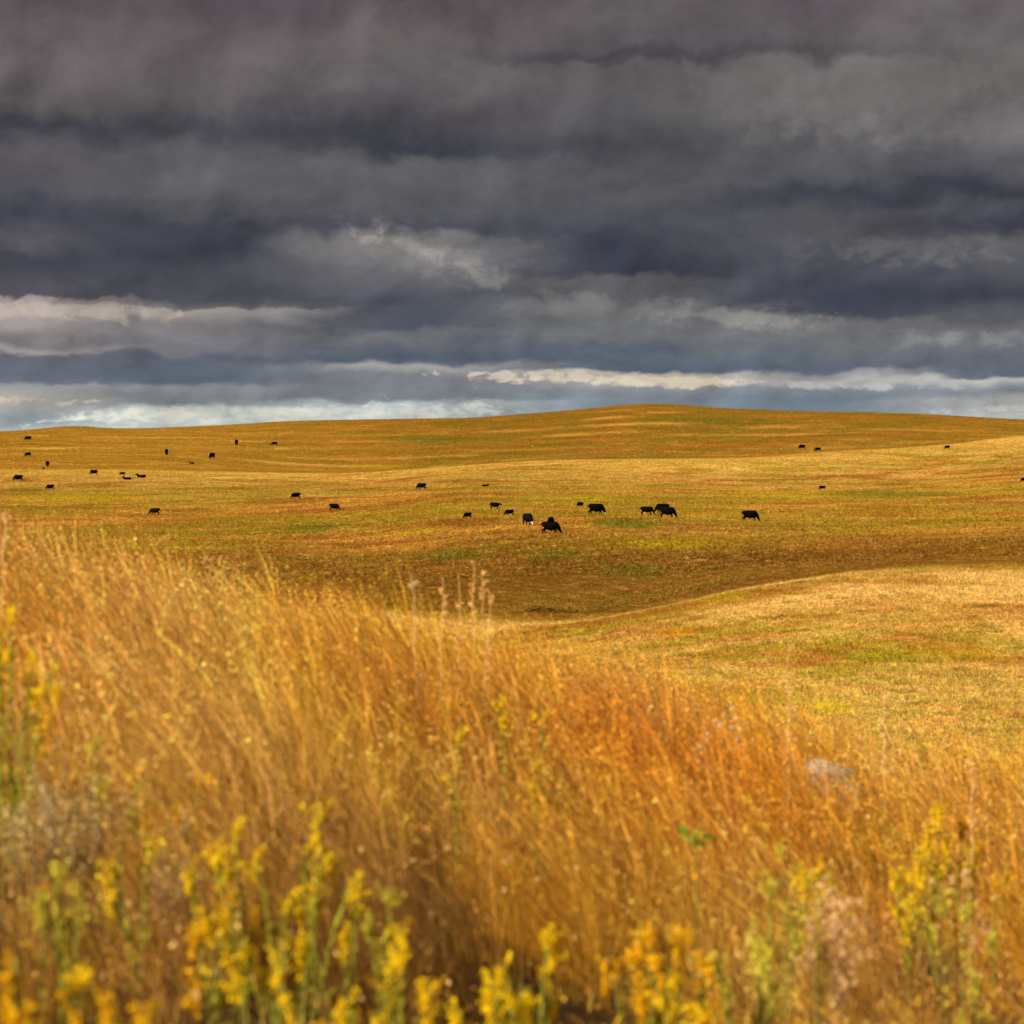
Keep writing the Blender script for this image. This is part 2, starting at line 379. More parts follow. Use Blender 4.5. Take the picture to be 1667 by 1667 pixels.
    for (px, py, hw, dy, colr, amt) in PATCHES:
        x_, y_, _z = hit(px, py)
        xr = hw / F * y_
        yb = hit(px, py - dy)[1] - y_; yb = max(3.0, min(yb, 60))
        ex = G.math('DIVIDE', G.math('SUBTRACT', sp.outputs[0], float(x_)), float(xr)); ey = G.math('DIVIDE', G.math('SUBTRACT', sp.outputs[1], float(y_)), float(yb))
        dd = G.math('SQRT', G.math('ADD', G.math('MULTIPLY', ex, ex), G.math('MULTIPLY', ey, ey)))
        dd = G.math('ADD', dd, G.math('MULTIPLY', G.math('SUBTRACT', G.math('ADD', G.math('MULTIPLY', n7, 0.5), G.math('MULTIPLY', n3, 0.5)), 0.5), 3.6))
        c = G.mix(G.rng(dd, 1.30, 0.30, 0.0, amt), c, colr)
    G.l.new(c, out.inputs[0])
    return g
_g = (0.19, 0.20, 0.018); _y = (0.62, 0.48, 0.015); _b = (0.30, 0.12, 0.02); _o = (0.70, 0.33, 0.02); _r = (0.48, 0.17, 0.022)
PATCHES = [(505, 860, 55, 7, _g, .8), (1010, 852, 75, 9, _g, .75), (905, 905, 60, 9, _g, .6), (740, 905, 55, 9, _g, .6), (690, 716, 70, 5, _g, .6), (1170, 686, 90, 7, _g, .6), (1450, 806, 130, 6, _g, .6),
 (1030, 930, 70, 14, _g, .45), (1180, 725, 90, 6, _r, .5), (120, 812, 110, 7, _y, .6), (660, 868, 60, 5, _y, .5), (1090, 885, 100, 8, _y, .45), (1250, 805, 120, 5, _y, .5), (1350, 1152, 38, 8, _y, .85), (1600, 1105, 70, 16, _g, .35),
 (1560, 1060, 70, 12, _y, .45), (1500, 1040, 90, 18, _r, .45), (1100, 1030, 30, 5, _o, .85), (1400, 985, 60, 7, _r, .35), (1180, 975, 50, 6, _y, .5), (620, 760, 60, 4, _y, .5), (950, 812, 90, 4, _y, .5), (1450, 835, 90, 6, _r, .4), (400, 905, 60, 10, _r, .4)]
PG = prairie_group()

def grass_mat(name, use_macro=True, translucent=0.35, gain=1.0):
    m = bpy.data.materials.new(name); m.use_nodes = True
    N = NT(m.node_tree)
    for n in list(N.n): N.n.remove(n)
    at = N.new('ShaderNodeAttribute', attribute_name='tint').outputs['Color']
    if use_macro:
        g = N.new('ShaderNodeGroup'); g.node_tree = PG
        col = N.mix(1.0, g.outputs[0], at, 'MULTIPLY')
    else:
        col = at
    d = N.new('ShaderNodeBsdfDiffuse'); N.l.new(col, d.inputs[0])
    t = N.new('ShaderNodeBsdfTranslucent'); N.l.new(col, t.inputs[0])
    mx = N.new('ShaderNodeMixShader'); mx.inputs[0].default_value = translucent
    N.l.new(d.outputs[0], mx.inputs[1]); N.l.new(t.outputs[0], mx.inputs[2])
    o = N.new('ShaderNodeOutputMaterial'); N.l.new(mx.outputs[0], o.inputs[0])
    return m
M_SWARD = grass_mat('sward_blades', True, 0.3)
M_TALL = grass_mat('dry_tall_blades', False, 0.28)

def ground_mat():
    m = bpy.data.materials.new('thatch_ground'); m.use_nodes = True
    N = NT(m.node_tree); b = N.n['Principled BSDF']
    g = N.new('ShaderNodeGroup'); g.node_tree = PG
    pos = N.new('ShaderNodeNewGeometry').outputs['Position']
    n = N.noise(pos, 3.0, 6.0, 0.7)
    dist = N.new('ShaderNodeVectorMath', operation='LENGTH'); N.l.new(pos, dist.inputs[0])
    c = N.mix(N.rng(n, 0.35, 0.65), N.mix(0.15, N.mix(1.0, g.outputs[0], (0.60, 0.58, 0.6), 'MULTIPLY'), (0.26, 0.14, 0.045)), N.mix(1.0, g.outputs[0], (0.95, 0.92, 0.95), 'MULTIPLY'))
    # dark litter on the knoll, the ungrazed stand's shade put into its colour
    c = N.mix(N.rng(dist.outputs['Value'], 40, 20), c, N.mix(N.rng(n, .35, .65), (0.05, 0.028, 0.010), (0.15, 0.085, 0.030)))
    N.l.new(c, b.inputs['Base Color']); b.inputs['Roughness'].default_value = 1.0
    b.inputs['Specular IOR Level'].default_value = 0.05
    bp = N.new('ShaderNodeBump'); bp.inputs['Strength'].default_value = 0.6; bp.inputs['Distance'].default_value = 0.15
    N.l.new(n, bp.inputs['Height']); N.l.new(bp.outputs[0], b.inputs['Normal'])
    return m
M_GROUND = ground_mat()

# ------------------------------------------------------------------ ground sheet
azs = np.concatenate([np.linspace(-math.pi, -0.32, 90, endpoint=False), np.linspace(-0.32, 0.32, 420, endpoint=False), np.linspace(0.32, math.pi, 90, endpoint=False)])
rs = np.concatenate([[0.0], np.exp(np.linspace(math.log(0.6), math.log(2200), 470)), [2700, 3500, 5000, 7500, 11000]])
NA, NR = len(azs), len(rs)
A, RR = np.meshgrid(azs, rs)
GX = RR * np.sin(A); GY = RR * np.cos(A)
GZ = height(GX, GY)
gv = np.stack([GX, GY, GZ], -1).reshape(-1, 3)
ii, jj = np.meshgrid(np.arange(NR - 1), np.arange(NA), indexing='ij')
j2 = (jj + 1) % NA
quads = np.stack([ii * NA + jj, ii * NA + j2, (ii + 1) * NA + j2, (ii + 1) * NA + jj], -1).reshape(-1, 4)[:, ::-1]
gm = np_mesh('ground', gv, quads.ravel(), np.arange(len(quads)) * 4, np.full(len(quads), 4), M_GROUND, smooth=True)
props(link('ground', gm), kind='structure')

# ------------------------------------------------------------------ blade builder
def blades(base, h, lean, az, width, color, segs=3, profile='leaf', tipc=1.0):
    """base (N,3); lean (N,2) horizontal offset of the tip; az blade facing; returns verts, loops, starts, totals, colors"""
    N = len(base)
    ts = np.linspace(0, 1, segs + 1)
    V = []; C = []
    dx = np.cos(az); dy = np.sin(az)
    for k, t in enumerate(ts):
        cx = base[:, 0] + lean[:, 0] * t ** 1.8; cy = base[:, 1] + lean[:, 1] * t ** 1.8
        L = np.hypot(lean[:, 0], lean[:, 1])
        cz = base[:, 2] + h * t - 0.35 * L * t ** 3
        if profile == 'leaf': w = width * (1 - t ** 1.6)
        else: w = width * (0.35 + 0.0 * t) if t < 0.62 else width * (1.9 * math.sin(math.pi * min(1, (t - 0.55) / 0.5)) + 0.15) * np.ones(N)
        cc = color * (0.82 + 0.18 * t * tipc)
        if k < segs:
            V.append(np.stack([cx - dx * w / 2, cy - dy * w / 2, cz], -1)); V.append(np.stack([cx + dx * w / 2, cy + dy * w / 2, cz], -1))
            C += [cc, cc]
        else:
            V.append(np.stack([cx, cy, cz], -1)); C.append(cc)
    V = np.stack(V, 1); C = np.stack(C, 1)
    nv = V.shape[1]
    off = (np.arange(N) * nv)[:, None]
    q = []
    for k in range(segs - 1):
        q += [2 * k, 2 * k + 1, 2 * k + 3, 2 * k + 2]
    k = segs - 1
    q += [2 * k, 2 * k + 1, 2 * k + 2]
    loops = (off + np.array(q)[None]).ravel()
    tot = np.tile(np.array([4] * (segs - 1) + [3]), N)
    return V.reshape(-1, 3), loops, tot, C.reshape(-1, 3)
def merge(parts):
    V, Lp, T, C = [], [], [], []; o = 0
    for v, l, t, c in parts:
        V.append(v); Lp.append(l + o); T.append(t); C.append(c); o += len(v)
    V = np.concatenate(V); Lp = np.concatenate(Lp); T = np.concatenate(T); C = np.concatenate(C)
    S = np.concatenate([[0], np.cumsum(T)[:-1]])
    return V, Lp, S, T, C
def blob_tris(center, size, color, n=1):
    """little randomly turned leaf-sized faces; center (N,3), size (N,)"""
    N = len(center)
    a = rng.normal(size=(N, 3)); a /= np.linalg.norm(a, axis=1)[:, None]
    b = rng.normal(size=(N, 3)); b -= (a * b).sum(1)[:, None] * a; b /= np.linalg.norm(b, axis=1)[:, None]
    s = size[:, None]
    V = np.stack([center - a * s - b * s * .6, center + a * s - b * s * .6, center + a * s * .7 + b * s * .7, center - a * s * .7 + b * s * .7], 1).reshape(-1, 3)
    return V, np.arange(4 * N), np.full(N, 4), np.repeat(color, 4, 0)

# ------------------------------------------------------------------ sward patches (grazed prairie), instanced as stuff
def patch_mesh(name, size, ntuft, bpt, hmin, hmax, spread, bw, seed):
    r = np.random.default_rng(seed)
    tx = r.uniform(-size / 2, size / 2, ntuft); ty = r.uniform(-size / 2, size / 2, ntuft)
    th = r.uniform(hmin, hmax, ntuft) * (0.6 + 0.8 * r.random(ntuft) ** 2)
    k0 = r.random(ntuft)
    th[k0 > .955] *= 2.0
    tcol = np.ones((ntuft, 3)) * r.uniform(0.26, 1.45, ntuft)[:, None]
    k = r.random(ntuft)
    tcol[k < .10] *= np.array([0.65, 0.95, 0.5]); tcol[(k > .10) & (k < .16)] *= np.array([1.12, 1.3, 1.6]); tcol[(k > .16) & (k < .24)] *= np.array([1.05, .8, .7])
    tcol[k > .92] *= 0.35; tcol[(k > .86) & (k < .90)] *= np.array([1.15, 1.35, .6])
    tcol[k0 > .955] = np.array([.55, .52, .45])
    ti = np.repeat(np.arange(ntuft), bpt); n = len(ti)
    ang = r.uniform(0, 2 * math.pi, n); rad = spread * r.random(n)
    h = th[ti] * r.uniform(.55, 1.0, n)
    base = np.stack([tx[ti] + rad * np.cos(ang), ty[ti] + rad * np.sin(ang), np.full(n, -0.03)], -1)
    ln = h * r.uniform(.15, .6, n)
    lean = np.stack([ln * np.cos(ang) - .1 * h, ln * np.sin(ang)], -1)
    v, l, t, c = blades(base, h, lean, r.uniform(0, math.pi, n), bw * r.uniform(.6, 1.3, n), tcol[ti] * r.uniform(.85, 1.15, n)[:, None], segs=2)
    S = np.concatenate([[0], np.cumsum(t)[:-1]])
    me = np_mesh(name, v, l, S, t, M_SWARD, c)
    return bpy.data.objects.new(name, me)

def scatter(name, label, protos, pts, rots, scales, idx):
    cl = bpy.data.collections.new(name + '_tufts')
    for o in protos: cl.objects.link(o)
    me = bpy.data.meshes.new(name)
    me.vertices.add(len(pts)); me.vertices.foreach_set('co', np.asarray(pts, np.float32).ravel())
    a = me.attributes.new('rot', 'FLOAT_VECTOR', 'POINT'); a.data.foreach_set('vector', np.asarray(rots, np.float32).ravel())
    a = me.attributes.new('scl', 'FLOAT_VECTOR', 'POINT'); a.data.foreach_set('vector', np.asarray(scales, np.float32).ravel())
    a = me.attributes.new('idx', 'INT', 'POINT'); a.data.foreach_set('value', np.asarray(idx, np.int32))
    ob = link(name, me)
    ng = bpy.data.node_groups.new(name + '_scatter', 'GeometryNodeTree')
    ng.interface.new_socket('Geometry', in_out='INPUT', socket_type='NodeSocketGeometry')
    ng.interface.new_socket('Geometry', in_out='OUTPUT', socket_type='NodeSocketGeometry')
    nd, lk = ng.nodes, ng.links
    gi = nd.new('NodeGroupInput'); go = nd.new('NodeGroupOutput')
    ci = nd.new('GeometryNodeCollectionInfo'); ci.inputs['Collection'].default_value = cl
    ci.inputs['Separate Children'].default_value = True; ci.inputs['Reset Children'].default_value = True
    ip = nd.new('GeometryNodeInstanceOnPoints'); ip.inputs['Pick Instance'].default_value = True
    def attr(nm, ty):
        n = nd.new('GeometryNodeInputNamedAttribute'); n.data_type = ty; n.inputs['Name'].default_value = nm
        return n.outputs['Attribute']
    lk.new(gi.outputs[0], ip.inputs['Points']); lk.new(ci.outputs[0], ip.inputs['Instance'])
    lk.new(attr('idx', 'INT'), ip.inputs['Instance Index'])
    lk.new(attr('rot', 'FLOAT_VECTOR'), ip.inputs['Rotation']); lk.new(attr('scl', 'FLOAT_VECTOR'), ip.inputs['Scale'])
    lk.new(ip.outputs[0], go.inputs[0])
    md = ob.modifiers.new('scatter', 'NODES'); md.node_group = ng
    props(ob, label, 'grass', kind='stuff')
    return ob

def patch_points(y0, y1, step, half):
    """grid points with ground-following rotation inside the wedge |x| < half*y + 8"""
    P = []
    ys = np.arange(y0, y1, step)
    for y in ys:
        w = half * y + 6
        xs = np.arange(-w, w, step)
        P.append(np.stack([xs + rng.uniform(-.12, .12, len(xs)) * step, np.full(len(xs), y) + rng.uniform(-.12, .12, len(xs)) * step], -1))
    P = np.concatenate(P)
    e = step * .4
    z = height(P[:, 0], P[:, 1])
    zx = (height(P[:, 0] + e, P[:, 1]) - height(P[:, 0] - e, P[:, 1])) / (2 * e)
    zy = (height(P[:, 0], P[:, 1] + e) - height(P[:, 0], P[:, 1] - e)) / (2 * e)
    rot = np.zeros((len(P), 3))
    for i in range(len(P)):
        nrmv = Vector((-zx[i], -zy[i], 1)).normalized()
        q = Vector((0, 0, 1)).rotation_difference(nrmv)
        m = q.to_matrix() @ Matrix.Rotation(random.choice((0, 1, 2, 3)) * math.pi / 2 + random.uniform(-.2, .2), 3, 'Z')
        rot[i] = m.to_euler()
    return np.stack([P[:, 0], P[:, 1], z], -1), rot

near_p = [patch_mesh('near_tufts', 2.2, 700, 7, 0.06, 0.18, 0.045, 0.010, 20 + k) for k in range(5)]
pts, rot = patch_points(26, 240, 2.0, 0.20)
s = np.ones((len(pts), 3)); s[:, 2] = rng.uniform(.75, 1.3, len(pts))
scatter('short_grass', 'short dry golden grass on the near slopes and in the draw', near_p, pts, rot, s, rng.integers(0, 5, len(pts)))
far_p = [patch_mesh('far_tufts', 6.6, 1100, 9, 0.09, 0.24, 0.11, 0.04, 40 + k) for k in range(5)]
pts, rot = patch_points(240, 1230, 6.0, 0.20)
s = np.ones((len(pts), 3)); s[:, 2] = rng.uniform(.75, 1.3, len(pts))
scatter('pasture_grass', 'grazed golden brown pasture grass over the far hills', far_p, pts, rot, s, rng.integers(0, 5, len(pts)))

# ------------------------------------------------------------------ tall foreground grass
ROCK = under_tip(1362, 1218, 0.36, 15)
GR = [
 (10, 970, 'tall bright yellow goldenrod cut by the left edge, near the grass crest', .85, 5, .10, 1.6, 'yellow'),
 (12, 1068, 'orange yellow goldenrod at the left edge just below the tall bright one', .62, 4, .08, 1.2, 'orange'),
 (238, 1228, 'wide orange yellow goldenrod right of the grey dry shrub', .50, 6, .14, 1.3, 'orange'),
 (160, 1180, 'leafy green goldenrod with few blooms above the wide orange one', .55, 4, .08, .4, 'pale'),
 (465, 1288, 'bright yellow goldenrod with the broad flat top, centre left of the foreground', .66, 6, .13, 1.5, 'yellow'),
 (398, 1303, 'slim yellow goldenrod just left of the broad flat topped one', .64, 3, .06, 1.0, 'yellow'),
 (365, 1352, 'yellow goldenrod with narrow upright plumes, lower left of the broad flat topped one', .58, 5, .09, 1.0, 'yellow'),
 (495, 1335, 'short yellow goldenrod tucked against the right side of the broad flat topped one', .56, 3, .06, .9, 'yellow'),
 (385, 1425, 'orange tinged goldenrod with upright fingers in the middle of the lower left stand', .55, 5, .09, 1.0, 'orange'),
 (468, 1420, 'green stemmed goldenrod with small yellow tips below the short tucked one', .55, 5, .08, .7, 'yellow'),
 (570, 1398, 'round headed yellow green goldenrod left of centre beside dark grass', .58, 5, .09, .9, 'yellow'),
 (640, 1412, 'small sparse goldenrod just right of the round headed yellow green one', .55, 3, .05, .5, 'pale'),
 (130, 1375, 'yellow green goldenrod on the right side of the grey dry shrub foot', .50, 5, .09, .8, 'pale'),
 (235, 1340, 'small yellow goldenrod between the dry shrub and the lower left stand', .48, 4, .07, .8, 'yellow'),
 (75, 1415, 'single low yellow goldenrod tip under the grey dry shrub', .42, 2, .04, .6, 'orange'),
 (440, 1515, 'compact bright yellow goldenrod near the bottom, under the orange tinged one', .56, 4, .08, 1.2, 'yellow'),
 (600, 1528, 'yellow goldenrod with two stout spikes near the bottom, left of centre', .55, 4, .07, 1.2, 'yellow'),
 (658, 1476, 'goldenrod with a flat yellow tip on a pale bare stem, left of centre', .58, 2, .03, .9, 'yellow'),
 (705, 1572, 'single short yellow goldenrod spike right of the two stout spikes', .50, 1, .02, .8, 'orange'),
 (30, 1510, 'large deep yellow goldenrod clump in the bottom left corner', .60, 6, .12, 1.6, 'orange'),
 (90, 1545, 'yellow goldenrod spike beside the large corner clump', .56, 3, .06, 1.1, 'yellow'),
 (118, 1580, 'low orange goldenrod between the corner clump and the bottom edge', .50, 3, .06, 1.0, 'orange'),
 (185, 1575, 'deep orange yellow goldenrod mass at the bottom, third from the left corner', .56, 5, .10, 1.5, 'orange'),
 (250, 1600, 'short goldenrod with a leaning yellow finger near the bottom edge', .50, 3, .05, .9, 'yellow'),
 (500, 1630, 'low yellow goldenrod cut by the bottom edge, left of centre', .50, 4, .08, 1.2, 'orange'),
 (870, 1488, 'goldenrod with loose round yellow heads, at the bottom centre', .56, 5, .09, 1.1, 'yellow'),
 (845, 1565, 'bright yellow cluster of round heads under the loose headed goldenrod', .50, 5, .08, 1.5, 'yellow'),
 (1045, 1468, 'airy dull yellow goldenrod right of bottom centre', .58, 4, .08, .9, 'orange'),
 (1110, 1478, 'branching yellow goldenrod with arching sprays, right of the airy dull one', .58, 5, .10, 1.2, 'orange'),
 (1070, 1560, 'low branching goldenrod beneath the arching sprays', .50, 4, .08, 1.2, 'yellow'),
 (1160, 1615, 'small orange yellow goldenrod close to the bottom edge, right of centre', .46, 3, .07, 1.0, 'orange'),
 (820, 1118, 'slender yellow flower stalk standing amid the orange grass, near the middle', .66, 2, .03, .5, 'yellow'),
 (745, 1165, 'leaning yellow flower stalk left of the slender one in mid slope', .60, 2, .03, .4, 'yellow'),
 (890, 1140, 'lone yellow bloom right of the slender stalk in mid slope', .62, 1, .02, .3, 'yellow'),
 (870, 1215, 'pair of small yellow blooms beneath the lone one in mid slope', .55, 2, .03, .3, 'yellow'),
 (1285, 1355, 'pale green goldenrod with a narrow top, left of the tallest right hand spike', .60, 3, .05, .5, 'pale'),
 (1337, 1374, 'upright goldenrod with one stout yellow tip, above the pink dried seed heads', .64, 3, .06, .8, 'yellow'),
 (1245, 1405, 'pale yellow green goldenrod with blunt tips, left of the pink dried seed heads', .58, 5, .08, .4, 'pale'),
 (1225, 1500, 'yellow green goldenrod clump low on the right, by the dark gap in the grass', .56, 5, .08, .7, 'pale'),
 (1522, 1290, 'tallest goldenrod of the right hand group, yellow topped with bright green leaves', .70, 3, .05, .9, 'yellow'),
 (1568, 1316, 'green leafy goldenrod with orange tips on the right of the right hand group', .66, 4, .06, .8, 'orange'),
 (1505, 1358, 'goldenrod with one round yellow head on the left of the right hand group', .62, 3, .05, .6, 'yellow'),
 (1484, 1392, 'low green goldenrod with thin yellow tips at the foot of the right hand group', .58, 4, .06, .6, 'yellow'),
 (1560, 1430, 'leafy goldenrod with long green stems at the foot of the right hand group', .58, 5, .08, .5, 'pale'),
 (1618, 1388, 'small yellow goldenrod tip apart from the right hand group, nearer the right edge', .58, 1, .03, .5, 'orange'),
 (1590, 1562, 'small pale yellow bloom low at the far right', .48, 2, .03, .5, 'pale'),
]
FORBS = []
for g in GR:
    q = under_tip(g[0], g[1], g[3], 16); FORBS.append((q[0], q[1], g[5]))
for q in ((95, 1215, .52, .20), (285, 1318, .46, .09), (1350, 1450, .56, .11), (1560, 1420, .54, .09), (1130, 1342, .55, .04)):
    t_ = under_tip(q[0], q[1], q[2]); FORBS.append((t_[0], t_[1], q[3]))
def tall_grass():
    nb = 6600
    Y = np.sqrt(rng.uniform(2.4 ** 2, 30.0 ** 2, nb * 3))
    keep = rng.random(len(Y)) < np.clip(1.25 - Y / 40, .5, 1)
    Y = Y[keep]
    X = rng.uniform(-1, 1, len(Y)) * (0.24 * Y + 0.8)
    dens = vnoise(X * 2.3 + 7, Y * 1.7, 41) * .6 + vnoise(X * 5.1, Y * 3.9 + 3, 42) * .4      # bunches stand in groups with gaps
    k_ = rng.random(len(Y)) < np.clip((dens - .30) * 4.0, .10, 1)
    X = X[k_][:nb]; Y = Y[k_][:nb]; nb = len(Y)
    # leave the stone and the sight line just before it open
    d = np.hypot((X - ROCK[0]) / .28, np.where(Y < ROCK[1], (Y - ROCK[1]) / 0.5, (Y - ROCK[1]) / .2))
    ok = d > 1
    X, Y = X[ok], Y[ok]; nb = len(X)
    a = vnoise(X * 1.1 + 31, Y * .9, 21); b = vnoise(X * 2.7, Y * 2.1 + 9, 22); c = vnoise(X * .5 + 4, Y * .4, 23); e = vnoise(X * 6, Y * 5, 24)
    orange = np.array([.72, .29, .026]); gold = np.array([.82, .44, .030]); tan = np.array([.80, .48, .15]); rust = np.array([.66, .19, .014]); brown = np.array([.22, .10, .025]); green = np.array([.26, .24, .025])
    col = orange[None] * np.ones((nb, 1))
    def mixc(col, t, k): return col * (1 - k[:, None]) + t[None] * k[:, None]
    col = mixc(col, tan, np.clip((a - .5) * 3, 0, .7))
    col = mixc(col, gold, np.clip((b - .45) * 3, 0, .8))
    # golden stand in the middle, rusty crest to the right, pale top at the left
    u = X / Y
    col = mixc(col, gold, .75 * np.exp(-((u - .03) / .06) ** 2 - ((Y - 7.5) / 2.2) ** 2))
    col = mixc(col, rust, .75 * np.exp(-((u - .07) / .035) ** 2 - ((Y - 12.5) / 2.5) ** 2))
    col = mixc(col, tan, .45 * np.exp(-((u + .13) / .07) ** 2 - ((Y - 14.5) / 3) ** 2))
    col = mixc(col, tan, .6 * np.exp(-((u + .03) / .02) ** 2 - ((Y - 7.5) / 1.2) ** 2))
    col = mixc(col, rust, np.clip((e - .7) * 3, 0, .7))
    col = mixc(col, brown, np.clip((.32 - b) * 3, 0, .7))
    near = np.clip((7.2 - Y) / 2.5, 0, 1)
    col = mixc(col, green, near * np.clip((e - .45) * 2.4, 0, .7))
    v3 = vnoise(X * 2.6 + 5, Y * 1.5 + 8, 52)
    col = mixc(col, brown, np.clip((.42 - v3) * 4, 0, .75) * np.clip((11 - Y) / 4, .25, 1))
    col = mixc(col, brown, .7 * np.clip((-u + .02) / .06, 0, 1) * np.clip((8.6 - Y) / 2.2, 0, 1) * np.clip((e - .3) * 2.5, 0, 1))
    col = mixc(col, brown, (rng.random(nb) < .18) * .85)
    col *= rng.uniform(.60, 1.45, nb)[:, None]
    hs = (0.475 + .07 * np.clip(-u / .1, 0, 1) + .20 * c + .18 * (b - .5) + .05 * np.clip((Y - 9) / 4, 0, 1) * np.clip(u / .06 + 1, 0, 1)) * rng.uniform(.75, 1.15, nb) * (.82 + .36 * vnoise(X * 3.1 + 17, Y * 2.3, 51))
    hs *= 1 - .42 * near
    # shorter just before the stone so that it shows
    g = np.exp(-((X - ROCK[0]) / .45) ** 2) * (Y < ROCK[1] + .1) * (Y > ROCK[1] - 4.2)
    hs *= 1 - .40 * g
    # forbs push the grass aside, and it is thinner just before them
    for (fx, fy, sp_) in FORBS:
        dx = np.abs(X - fx) / (sp_ + .05); dy = fy - Y
        hs *= 1 - .38 * np.exp(-dx ** 2 * 1.6) * ((dy > -.08) & (dy < 1.1)) * (Y < 12)
    Z = height(X, Y)
    parts = []
    # leaves
    n = 46; ti = np.repeat(np.arange(nb), n); N = len(ti)
    ang = rng.uniform(0, 2 * math.pi, N); rad = .09 * np.sqrt(rng.random(N))
    h = hs[ti] * rng.uniform(.45, .95, N); ln = h * rng.uniform(.1, .85, N)
    base = np.stack([X[ti] + rad * np.cos(ang), Y[ti] + rad * np.sin(ang), Z[ti] - .02], -1)
    lean = np.stack([ln * np.cos(ang) - .46 * h, ln * np.sin(ang)], -1)
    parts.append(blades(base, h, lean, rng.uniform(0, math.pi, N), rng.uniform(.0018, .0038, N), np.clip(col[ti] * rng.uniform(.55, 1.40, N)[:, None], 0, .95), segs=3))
    # culms with a feathery head
    n = 13; ti = np.repeat(np.arange(nb), n); N = len(ti)
    ang = rng.uniform(0, 2 * math.pi, N); rad = .07 * np.sqrt(rng.random(N))
    h = hs[ti] * rng.uniform(.85, 1.20, N); ln = h * rng.uniform(.05, .42, N)
    base = np.stack([X[ti] + rad * np.cos(ang), Y[ti] + rad * np.sin(ang), Z[ti] - .02], -1)
    lean = np.stack([ln * np.cos(ang) - .44 * h, ln * np.sin(ang)], -1)
    cc = np.clip(col[ti] * rng.uniform(.8, 1.25, N)[:, None] * np.array([1.05, 1.05, 1.15]), 0, .9)
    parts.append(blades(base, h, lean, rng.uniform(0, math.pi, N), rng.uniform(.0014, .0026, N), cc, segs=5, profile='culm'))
    # pale seed tufts catching the sun
    tip = base.copy(); tip[:, 0] += lean[:, 0] * .8; tip[:, 1] += lean[:, 1] * .8; tip[:, 2] += h * .88
    k = np.repeat(np.nonzero(rng.random(N) < .5)[0], 8)
    P = tip[k] + rng.normal(size=(len(k), 3)) * np.array([.009, .009, .045])
    pc = np.clip(cc[k] * np.array([1.15, 1.2, 1.25]) * rng.uniform(.6, 1.2, len(k))[:, None], 0, .85)
    parts.append(blob_tris(P, rng.uniform(.0022, .0052, len(k)) * np.where(rng.random(len(k)) < .05, 1.5, 1), pc))
    # broken pale leaves and bracts low in the stand
    nl = 26000
    i = rng.integers(0, nb, nl)
    P = np.stack([X[i] + rng.normal(0, .12, nl), Y[i] + rng.normal(0, .12, nl), Z[i] + rng.uniform(.1, .42, nl)], -1)
    pc = np.array([.64, .40, .15]) * rng.uniform(.35, 1.2, nl)[:, None]
    parts.append(blob_tris(P, rng.uniform(.004, .009, nl), pc))
    # green and brown forb leaves low in the nearest grass
    nf = 52000
    i = rng.integers(0, nb, nf); i = i[rng.random(nf) < .04 + .96 * near[i]]; nf = len(i)
    P = np.stack([X[i] + rng.normal(0, .14, nf), Y[i] + rng.normal(0, .14, nf), Z[i] + rng.uniform(.0, .20, nf)], -1)
    a_ = rng.uniform(0, 2 * math.pi, nf); L_ = rng.uniform(.05, .13, nf)
    kk = vnoise(X[i] * 5 + 3, Y[i] * 4, 31)[:, None]
    fc = (np.array([.30, .29, .025]) * kk + np.array([.30, .15, .035]) * (1 - kk)) * rng.uniform(.4, 1.4, nf)[:, None]
    parts.append(blades(P, L_, np.stack([np.cos(a_) * L_ * .5, np.sin(a_) * L_ * .5], -1), a_ + 1.57, rng.uniform(.005, .010, nf), fc, segs=3))
    V, Lp, S, T, C = merge(parts)
    o = link('tall_grass', np_mesh('tall_grass', V, Lp, S, T, M_TALL, C))
    props(o, 'tall dry orange and straw coloured prairie grass in the foreground', 'grass', kind='stuff')
tall_grass()

# ------------------------------------------------------------------ foreground plants
def plant_mat(name, tr=0.3):
    return grass_mat(name, False, tr)
M_STEM = plant_mat('plant_stem', .1); M_LEAF = plant_mat('plant_leaf', .4); M_FLOWER = plant_mat('plant_flower', .35); M_DRY = plant_mat('dry_seed_head', .3)
def mk(name, parts, mat, parent=None, loc=None):
    V, Lp, S, T, C = merge(parts)
    return link(name, np_mesh(name, V, Lp, S, T, mat, C), parent, loc)
def tube_parts(path, r0, r1, color, sides=4):
    path = np.asarray(path, float); n = len(path)
    V = []
    for k, p in enumerate(path):
        r = r0 + (r1 - r0) * k / (n - 1)
        for s_ in range(sides):
            a = 2 * math.pi * s_ / sides
            V.append((p[0] + r * math.cos(a), p[1] + r * math.sin(a), p[2]))
    L = []
    for k in range(n - 1):
        for s_ in range(sides):
            L += [k * sides + s_, k * sides + (s_ + 1) % sides, (k + 1) * sides + (s_ + 1) % sides, (k + 1) * sides + s_]
    V = np.array(V)
    return V, np.array(L), np.full(len(L) // 4, 4), np.tile(np.array(color, float), (len(V), 1))
def arc(base, lean, h, n=6):
    t = np.linspace(0, 1, n)
    return np.stack([base[0] + lean[0] * t ** 1.6, base[1] + lean[1] * t ** 1.6, base[2] + h * t], -1)

